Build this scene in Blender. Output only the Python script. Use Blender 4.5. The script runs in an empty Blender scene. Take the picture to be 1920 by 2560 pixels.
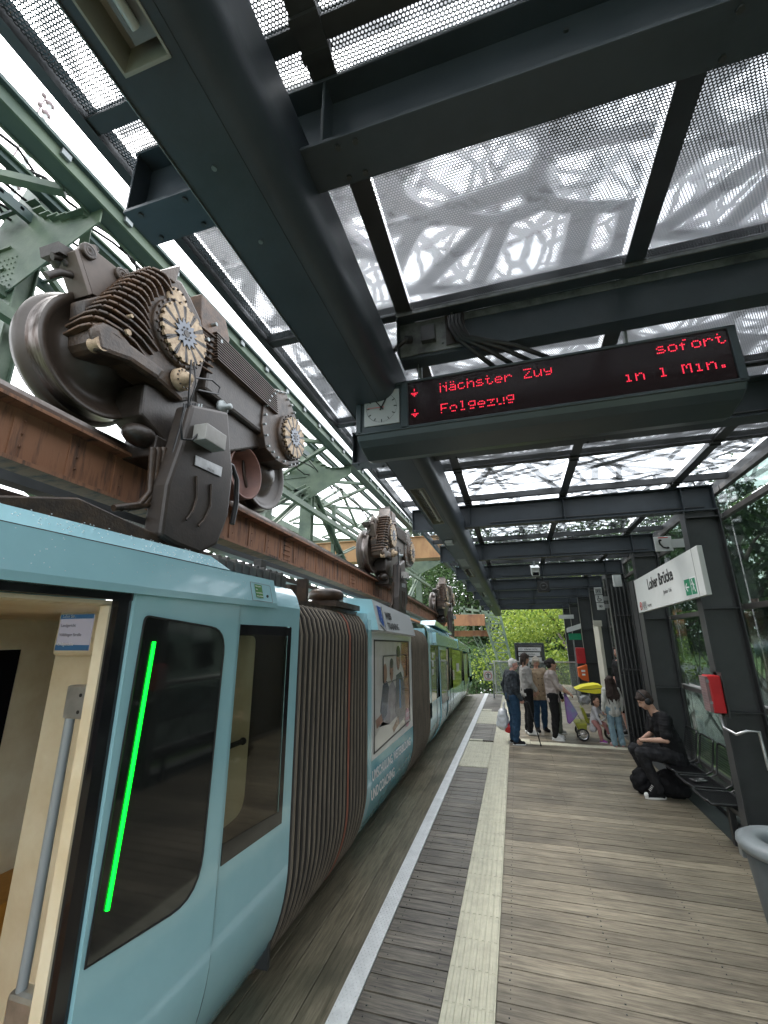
import bpy, bmesh, math, random
import numpy as np
from mathutils import Vector, Matrix, noise
random.seed(7); np.random.seed(7)
SC = bpy.context.scene
COL = SC.collection
R = math.radians
PI = math.pi
# ------------------------------------------------------------ camera
CX, CY, FPX, CH = 960.0, 1280.0, 1059.0, 2.2
ROT = Matrix(((0.95829348, 0.08364794, 0.27327023),
              (0.28571808, -0.25958533, -0.92248612),
              (-0.00622712, 0.96209068, -0.27265866)))
cd = bpy.data.cameras.new('camera'); cam = bpy.data.objects.new('camera', cd); COL.objects.link(cam)
cam.matrix_world = Matrix.Translation((0, 0, CH)) @ ROT.to_4x4()
cd.sensor_fit = 'HORIZONTAL'; cd.sensor_width = 36.0; cd.lens = 36.0 * FPX / 1920.0
cd.clip_start = 0.02; cd.clip_end = 2000
SC.camera = cam
def at(px, py, **k):
    """point on the plane X=, Y= or Z= seen along one line of sight (measuring aid)"""
    d = ROT @ Vector((px - CX, -(py - CY), -FPX))
    (a, v), = k.items(); i = 'XYZ'.index(a)
    t = (v - (0, 0, CH)[i]) / d[i]
    return Vector((0, 0, CH)) + d * t
# ------------------------------------------------------------ world, sun, exposure
W = bpy.data.worlds.new("World"); SC.world = W; W.use_nodes = True
wn = W.node_tree; wn.nodes.clear()
sky = wn.nodes.new('ShaderNodeTexSky'); sky.sky_type = 'NISHITA'; sky.sun_disc = False
SUN_EL, SUN_AZ = R(58), R(-70)
sky.sun_elevation = SUN_EL; sky.sun_rotation = SUN_AZ; sky.dust_density = 4.0
hsv = wn.nodes.new('ShaderNodeHueSaturation'); hsv.inputs['Saturation'].default_value = 0.22
bg = wn.nodes.new('ShaderNodeBackground'); bg.inputs[1].default_value = 0.14
bg2 = wn.nodes.new('ShaderNodeBackground'); bg2.inputs[0].default_value = (0.90, 0.95, 1.0, 1)
# soft cloud structure of the overcast
tc = wn.nodes.new('ShaderNodeTexCoord'); nz = wn.nodes.new('ShaderNodeTexNoise')
nz.inputs['Scale'].default_value = 2.2; nz.inputs['Detail'].default_value = 5
mr = wn.nodes.new('ShaderNodeMapRange'); mr.inputs[1].default_value = 0.3; mr.inputs[2].default_value = 0.7
mr.inputs[3].default_value = 0.62; mr.inputs[4].default_value = 1.0
add = wn.nodes.new('ShaderNodeAddShader'); wo = wn.nodes.new('ShaderNodeOutputWorld')
wn.links.new(sky.outputs[0], hsv.inputs['Color']); wn.links.new(hsv.outputs[0], bg.inputs[0])
wn.links.new(tc.outputs['Generated'], nz.inputs['Vector']); wn.links.new(nz.outputs[0], mr.inputs[0])
wn.links.new(mr.outputs[0], bg2.inputs[1])
wn.links.new(bg.outputs[0], add.inputs[0]); wn.links.new(bg2.outputs[0], add.inputs[1]); wn.links.new(add.outputs[0], wo.inputs[0])
sd = bpy.data.lights.new('sun', 'SUN'); sun = bpy.data.objects.new('sun', sd); COL.objects.link(sun)
sd.energy = 1.0; sd.angle = R(18); sd.color = (1, 0.97, 0.92)
_sv = Vector((math.sin(SUN_AZ) * math.cos(SUN_EL), math.cos(SUN_AZ) * math.cos(SUN_EL), math.sin(SUN_EL)))
sun.rotation_euler = _sv.to_track_quat('Z', 'Y').to_euler(); sun.location = (0, 0, 30)
SC.view_settings.view_transform = 'Standard'; SC.view_settings.look = 'None'
SC.view_settings.gamma = 1; SC.view_settings.exposure = 1.52
SC.cycles.transparent_max_bounces = 16; SC.cycles.max_bounces = 8; SC.cycles.use_denoising = True
SC.cycles.caustics_reflective = False; SC.cycles.caustics_refractive = False
# ------------------------------------------------------------ materials
MATS = {}
def mat(name, col, rough=0.6, metal=0.0, col2=None, scale=8.0, stretch=(1, 1, 1), bump=0.0, bscale=None,
        emit=None, estr=0.0, lo=0.35, hi=0.65, spec=0.5, coat=0.0, detail=6, rvar=0.0):
    m = bpy.data.materials.new(name); m.use_nodes = True; nt = m.node_tree
    b = nt.nodes['Principled BSDF']
    b.inputs['Base Color'].default_value = (*col, 1); b.inputs['Roughness'].default_value = rough
    b.inputs['Metallic'].default_value = metal; b.inputs['Specular IOR Level'].default_value = spec
    if coat: b.inputs['Coat Weight'].default_value = coat; b.inputs['Coat Roughness'].default_value = 0.08
    if emit: b.inputs['Emission Color'].default_value = (*emit, 1); b.inputs['Emission Strength'].default_value = estr
    if col2 or bump or rvar:
        tc = nt.nodes.new('ShaderNodeTexCoord'); mp = nt.nodes.new('ShaderNodeMapping')
        mp.inputs['Scale'].default_value = stretch
        nt.links.new(tc.outputs['Object'], mp.inputs[0])
        n = nt.nodes.new('ShaderNodeTexNoise'); n.inputs['Scale'].default_value = scale; n.inputs['Detail'].default_value = detail
        n.inputs['Roughness'].default_value = 0.65
        nt.links.new(mp.outputs[0], n.inputs[0])
        if col2:
            r = nt.nodes.new('ShaderNodeValToRGB'); r.color_ramp.elements[0].position = lo; r.color_ramp.elements[1].position = hi
            r.color_ramp.elements[0].color = (*col, 1); r.color_ramp.elements[1].color = (*col2, 1)
            nt.links.new(n.outputs[0], r.inputs[0]); nt.links.new(r.outputs[0], b.inputs['Base Color'])
        if rvar:
            q = nt.nodes.new('ShaderNodeMapRange'); q.inputs[3].default_value = max(0.02, rough - rvar); q.inputs[4].default_value = min(1, rough + rvar)
            nt.links.new(n.outputs[0], q.inputs[0]); nt.links.new(q.outputs[0], b.inputs['Roughness'])
        if bump:
            n2 = n
            if bscale:
                n2 = nt.nodes.new('ShaderNodeTexNoise'); n2.inputs['Scale'].default_value = bscale; n2.inputs['Detail'].default_value = 4
                nt.links.new(mp.outputs[0], n2.inputs[0])
            bp = nt.nodes.new('ShaderNodeBump'); bp.inputs['Strength'].default_value = bump; bp.inputs['Distance'].default_value = 0.01
            nt.links.new(n2.outputs[0], bp.inputs['Height']); nt.links.new(bp.outputs[0], b.inputs['Normal'])
    MATS[name] = m
    return m
def N(nt, t, **k):
    n = nt.nodes.new(t)
    for a, v in k.items():
        if a[1:].isdigit(): n.inputs[int(a[1:])].default_value = v
        else: setattr(n, a, v)
    return n
def mathn(nt, op, a, b=None, c=None):
    n = nt.nodes.new('ShaderNodeMath'); n.operation = op
    for i, v in enumerate((a, b, c)):
        if v is None: continue
        if isinstance(v, (int, float)): n.inputs[i].default_value = v
        else: nt.links.new(v, n.inputs[i])
    return n.outputs[0]
steel = mat('dark_steel_paint', (0.034, 0.044, 0.054), 0.42, col2=(0.046, 0.058, 0.070), scale=5, bump=0.05, bscale=90, rvar=0.1)
steel2 = mat('black_steel_paint', (0.034, 0.036, 0.037), 0.42, col2=(0.044, 0.046, 0.047), scale=6, rvar=0.1)
galv = mat('galvanised_steel', (0.28, 0.30, 0.30), 0.45, 0.6, col2=(0.18, 0.2, 0.2), scale=18)
alu = mat('brushed_aluminium', (0.55, 0.56, 0.56), 0.35, 0.8, col2=(0.4, 0.41, 0.41), scale=10)
rubber = mat('black_rubber', (0.015, 0.015, 0.016), 0.65, bump=0.1, bscale=60)
plastic_white = mat('white_painted_board', (0.62, 0.64, 0.62), 0.4, col2=(0.56, 0.58, 0.56), scale=3)
train_blue = mat('pale_blue_car_paint', (0.33, 0.59, 0.655), 0.26, col2=(0.30, 0.555, 0.62), scale=2.2, coat=0.9, bump=0.02, bscale=5)
black_gloss = mat('black_gloss_frame', (0.008, 0.008, 0.01), 0.12, rvar=0.05)
rust = mat('rusty_beam_steel', (0.215, 0.10, 0.052), 0.75, col2=(0.035, 0.022, 0.018), scale=4.5, stretch=(1, 3.2, 0.35), bump=0.25, bscale=40, lo=0.48, hi=0.66)
rust_tan = mat('tan_rust_paint', (0.33, 0.19, 0.085), 0.7, col2=(0.13, 0.05, 0.025), scale=1.3, stretch=(1, 1, 0.35), lo=0.48, hi=0.72, bump=0.1, bscale=30)
oily = mat('oily_brown_cast_iron', (0.062, 0.036, 0.020), 0.45, 0.0, col2=(0.014, 0.009, 0.006), scale=7, bump=0.3, bscale=60, rvar=0.15)
oily_rib = mat('brown_rusty_casting', (0.115, 0.060, 0.031), 0.5, 0.0, col2=(0.035, 0.024, 0.018), scale=8, bump=0.3, bscale=70, rvar=0.12)
oily_dark = mat('greasy_black_iron', (0.015, 0.010, 0.007), 0.42, 0.0, col2=(0.036, 0.027, 0.021), scale=9, bump=0.2, bscale=50)
gold = mat('pale_bronze_disc', (0.42, 0.32, 0.21), 0.55, 0.2, col2=(0.22, 0.15, 0.09), scale=22, bump=0.15, bscale=120)
wheelm = mat('worn_tread_steel', (0.20, 0.18, 0.17), 0.28, 1.0, col2=(0.06, 0.045, 0.038), scale=4, stretch=(6, 1, 1))
wheeld = mat('dusty_wheel_web', (0.028, 0.018, 0.012), 0.4, 0.0, col2=(0.06, 0.045, 0.035), scale=3, rvar=0.1)
green = mat('old_green_bridge_paint', (0.13, 0.175, 0.118), 0.5, col2=(0.06, 0.095, 0.07), scale=2.2, bump=0.15, bscale=40, rvar=0.12)
green_dark = mat('dark_green_girder_paint', (0.035, 0.062, 0.062), 0.45, col2=(0.06, 0.095, 0.08), scale=3, bump=0.1, bscale=40)
beige = mat('cream_interior_panel', (0.72, 0.66, 0.51), 0.5, col2=(0.58, 0.49, 0.33), scale=2)
orange_floor = mat('orange_floor', (0.5, 0.24, 0.04), 0.5, col2=(0.42, 0.19, 0.03), scale=30)
greypole = mat('grey_grab_pole', (0.23, 0.26, 0.28), 0.4, bump=0.05, bscale=200)
whitesole = mat('white_rubber_sole', (0.7, 0.7, 0.68), 0.6)
red = mat('red_painted_metal', (0.52, 0.016, 0.02), 0.35, col2=(0.44, 0.012, 0.016), scale=6)
orange = mat('orange_plastic', (0.75, 0.14, 0.02), 0.45, col2=(0.66, 0.11, 0.015), scale=5)
ink = mat('black_lettering', (0.01, 0.01, 0.01), 0.5)
inkgrey = mat('grey_lettering', (0.2, 0.2, 0.2), 0.5)
white = mat('white_lettering', (0.75, 0.75, 0.75), 0.5)
signgreen = mat('sign_green', (0.0, 0.22, 0.10), 0.4)
signred = mat('sign_red', (0.5, 0.02, 0.02), 0.4)
cable = mat('black_cable_sheath', (0.012, 0.012, 0.013), 0.45)
lampgrey = mat('lamp_tray_enamel', (0.33, 0.31, 0.26), 0.5, col2=(0.28, 0.26, 0.22), scale=6)
frame_grey = mat('bronze_grey_frame', (0.075, 0.07, 0.066), 0.45, col2=(0.10, 0.095, 0.09), scale=8)
rust_orange = mat('orange_brown_stained_paint', (0.24, 0.115, 0.05), 0.7, col2=(0.10, 0.035, 0.02), scale=1.4, stretch=(1, 1, 0.5), lo=0.45, hi=0.7)
# ------------------------------------------------------------ mesh builder
TMP = bpy.data.scenes.new('tmp_eval')
def evaluated_mesh(o):
    """mesh of o with its modifiers, worked out in a scene of its own (fast)"""
    TMP.collection.objects.link(o); vl = TMP.view_layers[0]; vl.update(); dg = vl.depsgraph; dg.update()
    me = bpy.data.meshes.new_from_object(o.evaluated_get(dg)); bpy.data.objects.remove(o); return me
class MB:
    def __init__(s): s.v = []; s.f = []; s.m = []; s.sm = []; s.mi = 0; s.smooth = False
    def add(s, vs, fs, m=None, smooth=None):
        o = len(s.v); s.v += [tuple(v) for v in vs]
        for f in fs:
            s.f.append(tuple(i + o for i in f)); s.m.append(s.mi if m is None else m); s.sm.append(s.smooth if smooth is None else smooth)
    def box(s, x0, x1, y0, y1, z0, z1, m=None, k=0.0):
        """k: slope of z with y"""
        vs = [(x, y, z + k * y) for x in (x0, x1) for y in (y0, y1) for z in (z0, z1)]
        s.add(vs, [(0, 1, 3, 2), (4, 6, 7, 5), (0, 4, 5, 1), (2, 3, 7, 6), (0, 2, 6, 4), (1, 5, 7, 3)], m, False)
    def obox(s, c, ax, ay, az, m=None):
        c, ax, ay, az = map(Vector, (c, ax, ay, az))
        vs = [c + i * ax + j * ay + k * az for i in (-1, 1) for j in (-1, 1) for k in (-1, 1)]
        s.add(vs, [(0, 1, 3, 2), (4, 6, 7, 5), (0, 4, 5, 1), (2, 3, 7, 6), (0, 2, 6, 4), (1, 5, 7, 3)], m, False)
    def bar(s, p, q, w, h, up=(0, 0, 1), m=None):
        p, q = Vector(p), Vector(q); d = (q - p); L = d.length; d = d / L
        up = Vector(up); sx = d.cross(up)
        if sx.length < 1e-4: sx = d.cross(Vector((0, 1, 0)))
        sx.normalize(); uz = sx.cross(d)
        s.obox((p + q) / 2, d * L / 2, sx * w / 2, uz * h / 2, m)
    def tube(s, pts, r, n=8, m=None, caps=True, r2=None):
        pts = [Vector(p) for p in pts]; rings = []; u = None
        for i, p in enumerate(pts):
            d = (pts[min(i + 1, len(pts) - 1)] - pts[max(i - 1, 0)]).normalized()
            if u is None:
                u = d.cross(Vector((0, 0, 1)))
                if u.length < 1e-3: u = d.cross(Vector((0, 1, 0)))
            u = (u - d * u.dot(d)).normalized(); w = d.cross(u)
            rr = r if r2 is None else r + (r2 - r) * i / (len(pts) - 1)
            rings.append([p + (u * math.cos(2 * PI * k / n) + w * math.sin(2 * PI * k / n)) * rr for k in range(n)])
        vs = [v for g in rings for v in g]; fs = []
        for i in range(len(rings) - 1):
            for k in range(n):
                fs.append((i * n + k, i * n + (k + 1) % n, (i + 1) * n + (k + 1) % n, (i + 1) * n + k))
        s.add(vs, fs, m, True)
        if caps:
            s.add(rings[0], [tuple(range(n))[::-1]], m, False); s.add(rings[-1], [tuple(range(n))], m, False)
    def cyl(s, p, q, r, n=16, m=None, r2=None): s.tube([p, q], r, n, m, True, r2)
    def lathe(s, c, axis, prof, n=32, m=None, smooth=True):
        """prof: (distance along axis, radius)"""
        c = Vector(c); ax = Vector(axis).normalized(); u = ax.orthogonal().normalized(); w = ax.cross(u)
        vs = [c + ax * a + (u * math.cos(2 * PI * k / n) + w * math.sin(2 * PI * k / n)) * r for a, r in prof for k in range(n)]
        fs = [(i * n + k, (i + 1) * n + k, (i + 1) * n + (k + 1) % n, i * n + (k + 1) % n) for i in range(len(prof) - 1) for k in range(n)]
        s.add(vs, fs, m, smooth)
    def prism(s, poly, axis, a0, a1, m=None):
        """poly: 2-D points in the other two axes (cyclic order: x->(y,z), y->(x,z), z->(x,y))"""
        n = len(poly)
        def mk(a, p):
            return {'x': (a, p[0], p[1]), 'y': (p[0], a, p[1]), 'z': (p[0], p[1], a)}[axis]
        s.add([mk(a0, p) for p in poly] + [mk(a1, p) for p in poly],
              [tuple(range(n)), tuple(range(2 * n - 1, n - 1, -1))] + [(i, i + n, (i + 1) % n + n, (i + 1) % n) for i in range(n)], m, False)
    def ball(s, c, r, n=12, m=None, rot=None):
        c = Vector(c); r = Vector(r) if hasattr(r, '__len__') else Vector((r, r, r)); vs = []; fs = []
        h = n // 2
        for i in range(h + 1):
            t = PI * i / h
            for k in range(n):
                v = Vector((math.sin(t) * math.cos(2 * PI * k / n) * r.x, math.sin(t) * math.sin(2 * PI * k / n) * r.y, math.cos(t) * r.z))
                if rot is not None: v = rot @ v
                vs.append(c + v)
        for i in range(h):
            for k in range(n):
                fs.append((i * n + k, (i + 1) * n + k, (i + 1) * n + (k + 1) % n, i * n + (k + 1) % n))
        s.add(vs, fs, m, True)
    def quad(s, a, b, c, d, m=None): s.add([a, b, c, d], [(0, 1, 2, 3)], m, False)
    def build(s, name, mats, parent=None, bevel=0, fix=True):
        me = bpy.data.meshes.new(name); me.from_pydata(s.v, [], s.f)
        if not isinstance(mats, (list, tuple)): mats = [mats]
        for m_ in mats: me.materials.append(m_)
        me.polygons.foreach_set('material_index', s.m); me.polygons.foreach_set('use_smooth', s.sm)
        me.validate(); me.update()
        if fix:
            bm = bmesh.new(); bm.from_mesh(me); bmesh.ops.recalc_face_normals(bm, faces=bm.faces); bm.to_mesh(me); bm.free()
        o = bpy.data.objects.new(name, me); COL.objects.link(o)
        if parent: o.parent = parent
        if bevel:
            b = o.modifiers.new('bevel', 'BEVEL'); b.width = bevel; b.segments = 2; b.limit_method = 'ANGLE'; b.angle_limit = R(40)
        return o
def tag(o, label=None, cat=None, group=None, kind=None):
    if label: o['label'] = label
    if cat: o['category'] = cat
    if group: o['group'] = group
    if kind: o['kind'] = kind
    return o
def empty(name, loc=(0, 0, 0), label=None, cat=None, group=None):
    o = bpy.data.objects.new(name, None); COL.objects.link(o); o.location = loc; o.empty_display_size = 0.1
    return tag(o, label, cat, group)
def reloc(o):
    """children were modelled in world space: keep them there under an empty placed at the thing's base"""
    def kids(p): return [c for c in COL.objects if c.parent == p]
    inv = Matrix.Translation(-o.location)
    for c in kids(o):
        c.matrix_parent_inverse = inv
def dup(o, loc=None, parent=None, dz=None):
    c = o.copy(); COL.objects.link(c)
    if parent is not None: c.parent = parent
    if loc is not None: c.location = loc
    for ch in [x for x in COL.objects if x.parent == o]:
        d_ = dup(ch, None, c); d_.matrix_parent_inverse = ch.matrix_parent_inverse.copy()
    return c
def text(name, s, size, origin, right, up, m, parent=None, align='LEFT', depth=0.001, sx=1.0, bold=0.0):
    cu = bpy.data.curves.new(name, 'FONT'); cu.body = s; cu.size = size; cu.extrude = depth; cu.align_x = align; cu.offset = bold
    me = evaluated_mesh(bpy.data.objects.new(name, cu))
    r = Vector(right).normalized(); u = Vector(up).normalized(); n = r.cross(u)
    M = Matrix((r * sx, u, n)).transposed().to_4x4(); M.translation = Vector(origin)
    me.transform(M); me.materials.clear(); me.materials.append(m)
    o = bpy.data.objects.new(name, me); COL.objects.link(o)
    if parent: o.parent = parent
    return o
# ================================================================= SETTING
# far ground in the valley
g = MB(); g.box(-600, 600, -300, 900, -9.5, -9.0)
ground_m = mat('valley_grass_ground', (0.05, 0.075, 0.03), 0.9, col2=(0.09, 0.10, 0.06), scale=0.15)
tag(g.build('ground', ground_m), kind='structure')
g = MB(); g.box(-9, 0.6, -40, 120, -9.0, -8.9)
tag(g.build('river_water', mat('dark_river_water', (0.03, 0.045, 0.04), 0.08, bump=0.3, bscale=3)), kind='structure')
g = MB(); g.box(6.5, 13, -60, 200, -0.6, -0.4)
tag(g.build('street', mat('street_asphalt', (0.055, 0.056, 0.058), 0.8, col2=(0.075, 0.075, 0.075), scale=3)), kind='structure')
g = MB(); g.box(4.2, 6.5, -60, 200, -0.6, -0.28)
tag(g.build('pavement', mat('pavement_concrete', (0.24, 0.24, 0.23), 0.8, col2=(0.2, 0.2, 0.19), scale=2)), kind='structure')
g = MB(); g.box(2.9, 4.2, -60, 200, -0.62, -0.3); g.box(13, 60, -60, 200, -0.62, -0.42)
tag(g.build('grass_verge', mat('verge_grass', (0.05, 0.09, 0.025), 0.9, col2=(0.09, 0.13, 0.04), scale=3)), kind='structure')
# planks material: each plank its own tone, grain along x
def plank_mat(name, a, b, dark, pitch, axis='Y', grain=(1.2, 14, 1)):
    m = bpy.data.materials.new(name); m.use_nodes = True; nt = m.node_tree; L = nt.links.new
    bs = nt.nodes['Principled BSDF']
    tc = N(nt, 'ShaderNodeTexCoord'); sp = N(nt, 'ShaderNodeSeparateXYZ'); L(tc.outputs['Object'], sp.inputs[0])
    fl = mathn(nt, 'FLOOR', mathn(nt, 'DIVIDE', sp.outputs[axis], pitch))
    wn_ = N(nt, 'ShaderNodeTexWhiteNoise', noise_dimensions='1D'); L(fl, wn_.inputs['W'])
    mp = N(nt, 'ShaderNodeMapping'); mp.inputs['Scale'].default_value = grain; L(tc.outputs['Object'], mp.inputs[0])
    cb = N(nt, 'ShaderNodeCombineXYZ'); L(mathn(nt, 'MULTIPLY', wn_.outputs[0], 30.0), cb.inputs[0]); L(mathn(nt, 'MULTIPLY', wn_.outputs[0], 17.0), cb.inputs[2])
    va = N(nt, 'ShaderNodeVectorMath', operation='ADD'); L(mp.outputs[0], va.inputs[0]); L(cb.outputs[0], va.inputs[1])
    n1 = N(nt, 'ShaderNodeTexNoise'); n1.inputs['Scale'].default_value = 3.2; n1.inputs['Detail'].default_value = 8; n1.inputs['Roughness'].default_value = 0.7; L(va.outputs[0], n1.inputs[0])
    n2 = N(nt, 'ShaderNodeTexNoise'); n2.inputs['Scale'].default_value = 1.1; n2.inputs['Detail'].default_value = 5; L(tc.outputs['Object'], n2.inputs[0])
    r1 = N(nt, 'ShaderNodeValToRGB'); e = r1.color_ramp.elements; e[0].position = .36; e[0].color = (*a, 1); e[1].position = .66; e[1].color = (*b, 1); L(n1.outputs[0], r1.inputs[0])
    v = mathn(nt, 'MULTIPLY_ADD', wn_.outputs[0], 0.55, 0.68)
    mx = N(nt, 'ShaderNodeMix', data_type='RGBA', blend_type='MULTIPLY'); mx.inputs[0].default_value = 1
    L(r1.outputs[0], mx.inputs[6]); cc = N(nt, 'ShaderNodeCombineColor'); [L(v, cc.inputs[i]) for i in range(3)]; L(cc.outputs[0], mx.inputs[7])
    r2 = N(nt, 'ShaderNodeMapRange'); r2.inputs[1].default_value = .52; r2.inputs[2].default_value = .72; L(n2.outputs[0], r2.inputs[0])
    mx2 = N(nt, 'ShaderNodeMix', data_type='RGBA'); L(mathn(nt, 'MULTIPLY', r2.outputs[0], 0.75), mx2.inputs[0]); L(mx.outputs[2], mx2.inputs[6]); mx2.inputs[7].default_value = (*dark, 1)
    L(mx2.outputs[2], bs.inputs['Base Color'])
    rr = N(nt, 'ShaderNodeMapRange'); rr.inputs[3].default_value = .22; rr.inputs[4].default_value = .62; L(n2.outputs[0], rr.inputs[0]); L(rr.outputs[0], bs.inputs['Roughness'])
    bp = N(nt, 'ShaderNodeBump'); bp.inputs['Strength'].default_value = .5; bp.inputs['Distance'].default_value = .006; L(n1.outputs[0], bp.inputs['Height']); L(bp.outputs[0], bs.inputs['Normal'])
    return m
PP = 0.148
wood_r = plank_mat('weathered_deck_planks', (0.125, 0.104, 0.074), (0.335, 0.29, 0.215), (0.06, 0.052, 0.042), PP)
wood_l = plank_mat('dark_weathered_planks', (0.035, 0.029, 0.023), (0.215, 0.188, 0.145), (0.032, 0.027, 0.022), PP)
wood_e = plank_mat('mossy_edge_boards', (0.085, 0.074, 0.047), (0.24, 0.208, 0.145), (0.05, 0.049, 0.03), 0.21, 'X', (13, 0.9, 1))
p = MB()
for i in range(-14, 116):
    y = i * PP
    p.box(-0.30, 2.06, y + .0045, y + PP - .0045, -.05 + random.uniform(-.001, .001), 0 + random.uniform(-.0012, .0012), 0)
    if y > 8.1 and y < 9.95 or 11.7 < y < 13.6: continue
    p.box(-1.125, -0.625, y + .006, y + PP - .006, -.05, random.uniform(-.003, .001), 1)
p.box(-1.2, 2.4, -2, 17.1, -.3, -.06, 2)
rs = random.Random(21)
for i in range(8, 80):
    for x in (-.22, .45, 1.15, 1.9, -.70, -1.06):
        for q in (.04, .108): p.cyl((x + rs.uniform(-.01, .01), i * PP + q, -.001), (x, i * PP + q, .0016), .0045, 6, 2)
for i in range(46):
    x = rs.uniform(-1.1, 2.0); y = rs.uniform(1.6, 12) ; r_ = rs.uniform(.004, .012)
    p.ball((x, y, .0012 if not -.63 < x < -.3 else .0085), (r_, r_ * rs.uniform(.7, 1.3), .0018), 7, 3 if rs.random() < .5 else 2)
for i in range(116, 140): p.box(1.3, 2.4, i * PP + .003, i * PP + PP - .003, -.05, 0, 0)
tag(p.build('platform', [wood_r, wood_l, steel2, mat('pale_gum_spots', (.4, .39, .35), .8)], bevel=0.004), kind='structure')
p = MB()
for i in range(6):
    x1 = -1.262 - i * .21; z1 = -.012 - i * .022
    p.add([(x1, -2, z1), (x1 - .204, -2, z1 - .022), (x1 - .204, 17.3, z1 - .022), (x1, 17.3, z1),
           (x1, -2, z1 - .04), (x1 - .204, -2, z1 - .062), (x1 - .204, 17.3, z1 - .062), (x1, 17.3, z1 - .04)],
          [(0, 1, 2, 3), (7, 6, 5, 4), (0, 4, 5, 1), (2, 6, 7, 3), (0, 3, 7, 4), (1, 5, 6, 2)])
tag(p.build('platform_edge_boards', wood_e, bevel=0.005), kind='structure')
# tactile paving with real ribs
cream = mat('cream_tactile_concrete', (0.56, 0.54, 0.42), 0.6, col2=(0.42, 0.40, 0.31), scale=9, bump=0.2, bscale=60, lo=0.4, hi=0.75)
t = MB()
def tactile(x0, x1, y0, y1, nx=None):
    w = x1 - x0; n = nx or max(2, round(w / .046)); p_ = w / n
    yy = y0
    while yy < y1 - .02:
        ye = min(yy + .30, y1)
        t.box(x0, x1, yy + .001, ye - .001, -.03, .004, 0)
        for k in range(n):
            c = x0 + (k + .5) * p_
            a, b = c - p_ * .30, c + p_ * .30; a2, b2 = c - p_ * .2, c + p_ * .2
            t.add([(a, yy + .006, .004), (b, yy + .006, .004), (b, ye - .006, .004), (a, ye - .006, .004),
                   (a2, yy + .009, .0095), (b2, yy + .009, .0095), (b2, ye - .009, .0095), (a2, ye - .009, .0095)],
                  [(4, 5, 6, 7), (0, 1, 5, 4), (1, 2, 6, 5), (2, 3, 7, 6), (3, 0, 4, 7)])
        yy += .30
tactile(-.620, -.304, -1.5, 16.8, 7)
tactile(-1.12, -.626, 8.15, 9.9, 11)
tactile(-1.12, -.626, 11.75, 13.5, 11)
t.box(-1.12, -.85, 13.6, 13.85, -.02, .005); t.box(-1.12, -.85, 10.0, 10.12, -.02, .005)
t.box(-.296, .10, 9.96, 10.36, -.02, .006)
t.box(.11, 2.04, 9.98, 10.20, -.02, .004)
tag(t.build('tactile_paving', cream), kind='structure')
# chequer plate edge strip
chq = mat('white_chequer_plate', (0.74, 0.75, 0.75), 0.42, 0.1, col2=(0.6, 0.61, 0.61), scale=7)
t = MB(); t.box(-1.256, -1.131, -2, 17.2, -.08, .003)
for i in range(int(9.0 / .026)):
    y = .9 + i * .026
    for j in range(4):
        x = -1.24 + j * .030 + (i % 2) * .015
        a = R(45) if (i + j) % 2 else R(-45)
        dx, dy = math.cos(a) * .011, math.sin(a) * .011; nx_, ny_ = -math.sin(a) * .004, math.cos(a) * .004
        t.add([(x - dx, y - dy, .003), (x + nx_, y + ny_, .003), (x + dx, y + dy, .003), (x - nx_, y - ny_, .003), (x, y, .0065)],
              [(0, 1, 4), (1, 2, 4), (2, 3, 4), (3, 0, 4)])
tag(t.build('platform_edge_strip', chq), kind='structure')
# steel kick plate at the wall foot
t = MB(); t.box(2.062, 2.30, -2, 20.6, -.04, .006); t.box(2.30, 2.34, -2, 20.6, -.04, .05); t.box(2.34, 2.75, -2, 20.6, -.06, -.02)
tag(t.build('wall_foot_plate', steel2), kind='structure')

# ================================================================= ROOF
K = -0.031
def zr(y): return K * y
YB = [.97 + 2.41 * i for i in range(-1, 9)]
ibeam_pos = YB[1:]
def roof_beam():
    b = MB()
    x0, x1, w = -1.28, 2.42, .075
    b.box(x0, x1, -w, w, 3.75, 3.764); b.box(x0, x1, -w, w, 4.046, 4.06); b.box(x0, x1, -.005, .005, 3.764, 4.046)
    for x in (-1.27, -.47, .74, 2.07, 2.40):
        b.box(x - .005, x + .005, -w + .002, w - .002, 3.765, 4.045)
    for x in (-1.22, -1.02, -.42, -.36, .68, .80, 1.98, 2.16, 2.34):
        for yy in (-.05, .05): b.cyl((x, yy, 3.742), (x, yy, 3.75), .010, 6, 1); b.cyl((x, yy, 3.764), (x, yy, 3.776), .010, 6, 1)
    for x in (.3, 1.5): b.cyl((x, -.012, 3.98), (x, -.004, 3.98), .008, 6, 1)
    b.tube([(-.2, -.03, 3.80), (2.3, -.03, 3.80)], .009, 6, 1)
    return b.build('roof_beam', [steel, steel2], bevel=.002)
rb0 = roof_beam()
labels_b = ['nearest roof cross beam, the wide dark one crossing the top of the view', 'second roof cross beam directly behind the departure display',
            'third roof cross beam, its right end resting on the column beside the station name sign', 'fourth roof cross beam behind the station name sign column',
            'fifth roof cross beam carrying the cctv camera', 'sixth roof cross beam carrying the black loudspeaker', 'seventh roof cross beam near the far end of the platform',
            'eighth roof cross beam just before the last one at the platform end', 'last roof cross beam above the platform end and trees']
for i, y in enumerate(ibeam_pos):
    o = rb0 if i == 0 else rb0.copy()
    if i: COL.objects.link(o)
    o.location = (0, y, zr(y)); tag(o, labels_b[i], 'roof beam', 'grey steel beams across the platform roof')
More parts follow.
